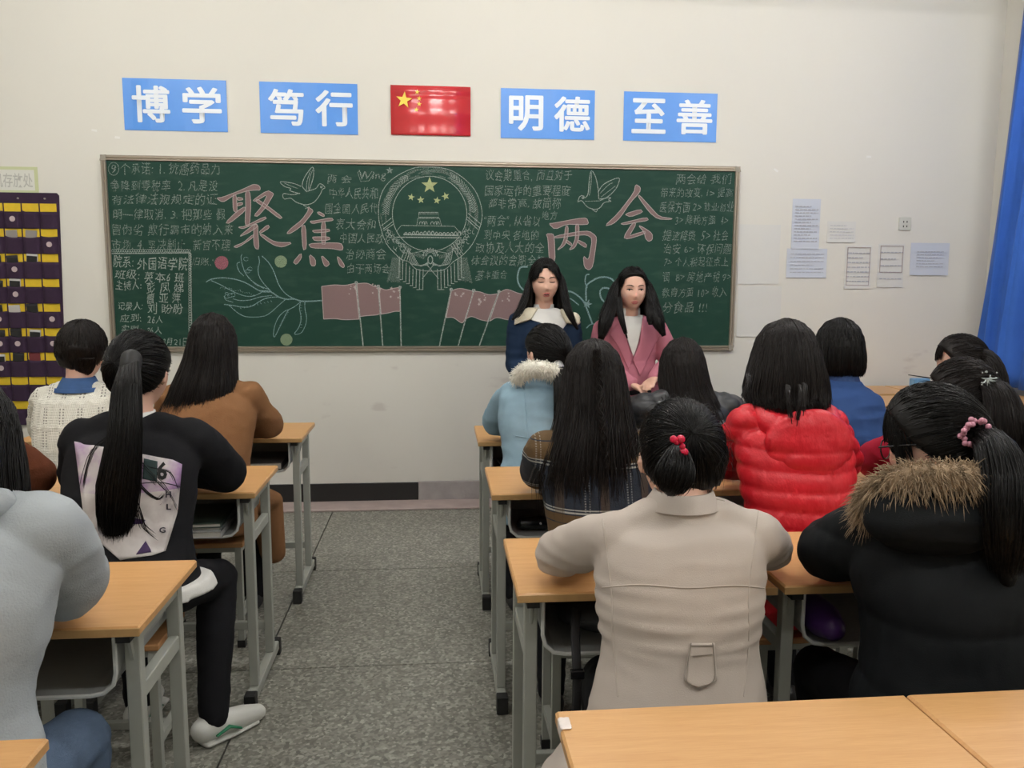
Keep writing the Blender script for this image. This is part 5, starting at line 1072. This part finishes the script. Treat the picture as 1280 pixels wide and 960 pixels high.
hr = hair_pony(p['M'], H, (-.02, -.92, .28), 2600, .016, [PX(848, 563, 1.515), PX(846, 585, 1.488), PX(842, 602, 1.482), PX(838, 618, 1.492)], [.020, .036, .034, .010], 700, .75, wild=.010, tr=.0009)
S = flyaways(p, 120, ln=.07); hr = merge(hr, strands_mesh(S, .0004, 6)); add_hair(p, hr)
BD = mat('red_bead', (.60, .008, .05), .15); bt = None
for px, py, r in ((842, 549, .0075), (851, 549, .0085), (853, 558, .006), (855, 565, .0085), (846, 553, .005)): MB().ell(PX(px, py, 1.492), (r, r, r), 14, 10).obj('hair_bead', BD, p['root'], p['off'], True)
# black coat with fur hood
H = onY(1166, 553, 1.66)
BC = cloth('black_coat', (.0055, .0068, .0082), bump=.3, bscale=500, rough=.7)
p = person('student in black winter coat with brown fur-trimmed hood, glasses and pink hair tie', H, yaw=42, pitch=-12, body_yaw=4, gar=BC, tro=BLK, fn=puff(.13, .010, a=.006), sh_z=onY(1160, 668, 1.58).z, sh_w=.185, sleeve=1.42, gw=1.18, depth=1.15, gvox=.008,
           J=dict(EL=PX(1040, 712, 1.72), WL=PX(1085, 722, 1.92), SL=PX(1102, 668, 1.60), SR=PX(1262, 672, 1.57), N=PX(1180, 640, 1.59), P=PX(1195, 905, 1.47), ER=PX(1330, 720, 1.75)))
FUR = mat('brown_fur', (.30, .215, .135), .95, .85, 38)
fur([PX(1082, 648, 1.60), PX(1092, 622, 1.55), PX(1125, 604, 1.50), PX(1170, 599, 1.475), PX(1225, 603, 1.48), PX(1265, 625, 1.54)], [.020, .030, .037, .038, .036, .026], 7000, .020, FUR, p, 'fur_trim', flat=1, down=.45, tr=.0007)
s = MB(); q = V(PX(1172, 640, 1.50)); s.ell(q+V((0, 0, -.01)), (.15, .075, .075), 24, 14); link('hood', displace(remesh(s, .009, 4), wr_fold(.008, .006)), BC, p['root'], p['off'], True)
hr = hair_pony(p['M'], H, (.18, -.96, .15), 2600, .018, [PX(1218, 543, 1.575), PX(1238, 552, 1.53), PX(1256, 590, 1.46), PX(1262, 650, 1.41), PX(1258, 730, 1.42)], [.020, .036, .050, .050, .018], 1100, .8, wild=.014, tr=.0010, front=.02)
hr = merge(hr, fringe(p, [(-.6, .3, .1, .15), (-.98, -.7, -.3, 0)], 400, .018, .0011)); hr = merge(hr, lock([V(H)+p['M'] @ V((-.078, .045, .03)), V(H)+p['M'] @ V((-.080, .045, -.05)), V(H)+p['M'] @ V((-.070, .05, -.13))], [.010, .009, .003], 110, .6, .006)); add_hair(p, hr)
SCR = mat('pink_tie', (.58, .26, .34), .6, .2, 60); s = MB(); rr = random.Random(3); c0 = V(PX(1220, 542, 1.548)); dax = (V(PX(1238, 552, 1.53))-V(PX(1218, 543, 1.575))).normalized(); b1 = dax.cross(V((0, 0, 1))).normalized(); b2 = b1.cross(dax)
for k in range(26): a = 2*PI*k/26; s.ell(c0+(b1*math.cos(a)+b2*math.sin(a))*(.025+.005*(k % 2))+dax*rr.uniform(-.008, .008), (.0062, .0062, .0062), 8, 6)
s.obj('hair_scrunchie', SCR, p['root'], p['off'], True)
W_ = lambda x, y, z: V(H)+p['M'] @ V((x, y, z)); s = MB()
for sx in (-1, 1):
    s.tube([W_(sx*.083, -.01, .008), W_(sx*.084, .04, .008), W_(sx*.074, .088, .006)], [.0022, .0022, .0022], 6)
    s.tube([W_(sx*(.036+.033*math.cos(a)), .090-.12*max(0, abs(.036+.033*math.cos(a))-.03)*.5, -.004+.021*math.sin(a)) for a in [2*PI*k/20 for k in range(21)]], [.0018]*21, 6)
s.tube([W_(-.006, .092, .002), W_(.006, .092, .002)], [.0018, .0018], 6); s.obj('glasses', mat('glasses_frame', (.012, .010, .012), .25), p['root'], p['off'], True)
# blue sweater bob
H = onY(1049, 436, 3.35)
p = person('student with a black bob haircut in a plain royal blue sweater', H, yaw=0, pitch=-8, gar=cloth('royal_blue_knit', (.026, .062, .18), var=.1), tro=BLK, fn=wr_fold(.006, .005), sh_z=H.z-.19, sh_w=.120, sleeve=1.02, gw=1.0, J=dict(EL=PX(1000, 540, 3.45), ER=PX(1090, 540, 3.42), SL=PX(1018, 496, 3.3), SR=PX(1078, 496, 3.3)))
collar(p, .070, .062, .050, mat('blue_rib', (.026, .062, .18), .9), 'neckband', th=.005)
add_hair(p, hair_loose(p['M'], H, [(.01, 0, 0, .100, .118), (-.04, 0, -.005, .104, .116), (-.08, 0, -.012, .102, .108), (-.108, 0, -.01, .090, .095)], 122, 1500, .021, wild=.003, uneven=.006, tr=.0014))
# far right front
H = onY(1200, 455, 3.30)
DR = cloth('dark_red_wool', (.17, .012, .022)); MA = cloth('maroon_cloth', (.10, .012, .02))
p = person('front row student nearest the curtain, facing left, pink tie in dark ponytail', H, yaw=58, pitch=-8, gar=MA, tro=BLK, fn=wr_fold(), sh_z=H.z-.20, sh_w=.14, sleeve=1.1, J=dict(EL=PX(1150, 545, 3.45), ER=PX(1262, 545, 3.4)))
hr = hair_pony(p['M'], H, (0, -.97, .25), 900, .017, [PX(1222, 441, 3.24), PX(1238, 450, 3.19), PX(1248, 480, 3.13), PX(1250, 530, 3.12)], [.022, .036, .040, .014], 450, .8, wild=.012)
hr = merge(hr, fringe(p, [(-.7, .5, .25, .2)], 160, .016)); add_hair(p, hr, M_HAIRB)
MB().tube([PX(1221, 440, 3.25), PX(1225, 442, 3.235)], [.024, .024], 14).obj('hair_tie', mat('crimson_tie', (.40, .03, .08), .5), p['root'], p['off'], True)
H = onY(1203, 497, 2.48)
p = person('student in dark red coat with a silver star clip in dark hair', H, yaw=34, pitch=-14, body_yaw=6, gar=cloth('crimson_wool', (.33, .012, .035)), tro=BLK, fn=wr_fold(), sh_z=H.z-.195, sh_w=.155, sleeve=1.18, gw=1.08, J=dict(EL=PX(1092, 592, 2.66), WL=PX(1130, 600, 2.8), SL=PX(1140, 560, 2.45), ER=PX(1290, 570, 2.6)))
hr = hair_pony(p['M'], H, (.25, -.92, .28), 1400, .018, [PX(1234, 478, 2.385), PX(1250, 495, 2.32), PX(1260, 540, 2.26), PX(1266, 610, 2.25)], [.024, .050, .060, .030], 900, .75, wild=.014)
add_hair(p, hr, M_HAIRB)
s = MB(); c0 = V(PX(1234, 474, 2.335)); rr = random.Random(5)
for k in range(7): a = rr.uniform(0, 6.28); L_ = .016+.012*rr.random(); s.tube([c0, c0+V((math.cos(a)*L_*1.3+.004, -.003, math.sin(a)*L_))], [.0035, .0012], 6)
for k in range(12): s.ell(c0+V((rr.uniform(-.02, .028), -.004, rr.uniform(-.02, .026))), (.003, .003, .003), 6, 5)
s.obj('hair_clip', mat('silver_clip', (.50, .56, .56), .25, metal=.6), p['root'], p['off'], True)
# ---- stools -----------------------------------------------------------------
for x, y, l in ((-.955, 2.38, 'wooden-seated stool under the ponytail student in black'), (-.93, 3.28, 'stool under the brown coat student'), (-1.44, 3.28, 'stool under the student in the white knitted sweater'), (-.93, 1.38, 'stool under the grey hoodie student'), (-1.60, 2.38, 'stool of the rust brown coat student'),
                (.49, 1.45, 'stool under the beige jacket student'), (1.07, 1.45, 'stool under the black fur-hooded coat student'), (.48, 2.28, 'stool under the plaid jacket student'), (1.085, 2.28, 'stool under the red puffer jacket student'), (1.64, 2.28, 'stool under the dark red coat student'),
                (.50, 3.13, 'stool under the light blue jacket student'), (1.02, 3.13, 'stool under the black quilted jacket student'), (1.71, 3.16, 'stool under the blue sweater student'), (2.24, 3.12, 'stool under the student nearest the curtain')): stool(x, y, l)
# ---- things in the trays ------------------------------------------------------
TZ = .6085
def book(name, lab, x, y, z, w_, d_, h_, col, rz=0, grp=None):
    t = thing(name, lab, 'book', (x, y, z), rz, grp); MB().box(-w_/2+.003, w_/2-.004, -d_/2+.003, d_/2-.003, .002, h_-.002).obj('pages', mat('book_pages', (.66, .64, .58), .8, .15, 60, stretch=(1, 1, 30)), t)
    m = MB(); m.box(-w_/2, w_/2, -d_/2, d_/2, 0, .0022); m.box(-w_/2, w_/2, -d_/2, d_/2, h_-.0022, h_); m.box(w_/2-.003, w_/2, -d_/2, d_/2, 0, h_); m.obj('cover', mat(name+'_cover_%d' % int(col[0]*1000), col, .4), t); return t
book('exercise_book', 'white book at the bottom of the pile in the tray by the ponytail student', -.815, 2.80, TZ, .20, .26, .022, (.55, .55, .55), .03); book('exercise_book', 'thin grey book in the middle of the pile in the tray by the ponytail student', -.81, 2.81, TZ+.0225, .20, .25, .010, (.25, .27, .27), -.04)
book('exercise_book', 'dark green book on top of the pile in the tray by the ponytail student', -.815, 2.80, TZ+.033, .19, .25, .014, (.06, .09, .075), .06)
book('exercise_book', 'dark book in the front row tray left of the aisle', -.80, 3.78, TZ, .20, .25, .03, (.10, .09, .09), .02)
book('exercise_book', 'dark book in the front row tray right of the aisle', .375, 3.64, TZ, .18, .24, .02, (.03, .03, .035), .1)
t = thing('eyeglass_case', 'glossy black case lying in the tray of the plaid jacket student', 'case', (.345, 2.68, TZ)); s = MB(); s.tube([(-.06, 0, .024), (0, 0, .026), (.06, 0, .024)], [.022, .025, .022], 16, .9); s.obj('case_body', mat('glossy_black', (.006, .006, .007), .12), t, None, True); MB().tube([(0, -.024, .030), (0, -.027, .030)], [.004, .004], 8).obj('clasp', M_RIM, t)
t = thing('black_bag', 'black shoulder bag in the tray by the beige jacket student, strap hanging down', 'bag', (.345, 1.86, TZ)); s = MB(); s.ell((.04, 0, .062), (.10, .11, .045), 24, 14); s.ell((.09, -.02, .058), (.07, .09, .042), 20, 12); link('bag_body', displace(remesh(s, .008, 3), wr_fold(.008, .006, (9, 9, 14))), mat('black_bag_cloth', (.010, .010, .012), .6, .2, 20, .3, 200), t, None, True)
MB().tube([(-.03, -.08, .09), (-.042, -.15, .05), (-.047, -.205, .0), (-.047, -.205, -.10)], [.011]*4, 8, .25, up=(0, 1, 0)).obj('strap', mat('strap_webbing', (.012, .012, .014), .7), t, None, True); MB().box(-.062, -.032, -.214, -.200, -.012, .008, .002).obj('buckle', mat('glossy_black', (.006, .006, .007), .12), t)
t = thing('purple_tumbler', 'purple round-bodied cup lying in the tray of the black coat student', 'cup', (.915, 1.84, TZ)); s = MB(); s.tube([(0, -.10, .043), (0, -.06, .043), (0, .02, .043), (0, .06, .043)], [.030, .042, .042, .034], 20, round_=True); s.obj('cup_body', mat('purple_plastic', (.075, .025, .16), .35), t, None, True); MB().tube([(0, .06, .043), (0, .085, .043)], [.036, .036], 18, round_=False).obj('cup_lid', mat('dark_lid', (.02, .015, .03), .4), t, None, True)
q = onZ(1149, 487, .76); t = thing('blue_box', 'small light blue and white tissue packet on the desk by the front wall', 'box', (q.x, min(q.y, 5.08), .76)); MB().box(-.055, .055, -.03, .03, 0, .075, .006).obj('packet', mat('packet_blue', (.16, .36, .60), .4, .4, 22), t); MB().box(-.035, .03, -.0315, -.0295, .012, .05).obj('packet_label', mat('packet_white', (.62, .70, .75), .4), t)
t = thing('brush_pen', 'long thin dark pen lying across the blue packet', 'pen', (q.x+.02, min(q.y, 5.08), .836)); MB().tube([(-.10, 0, .022), (0, 0, .007), (.12, 0, -.008)], [.003, .004, .004], 8).obj('barrel', mat('pen_dark', (.03, .025, .02), .4), t, None, True)
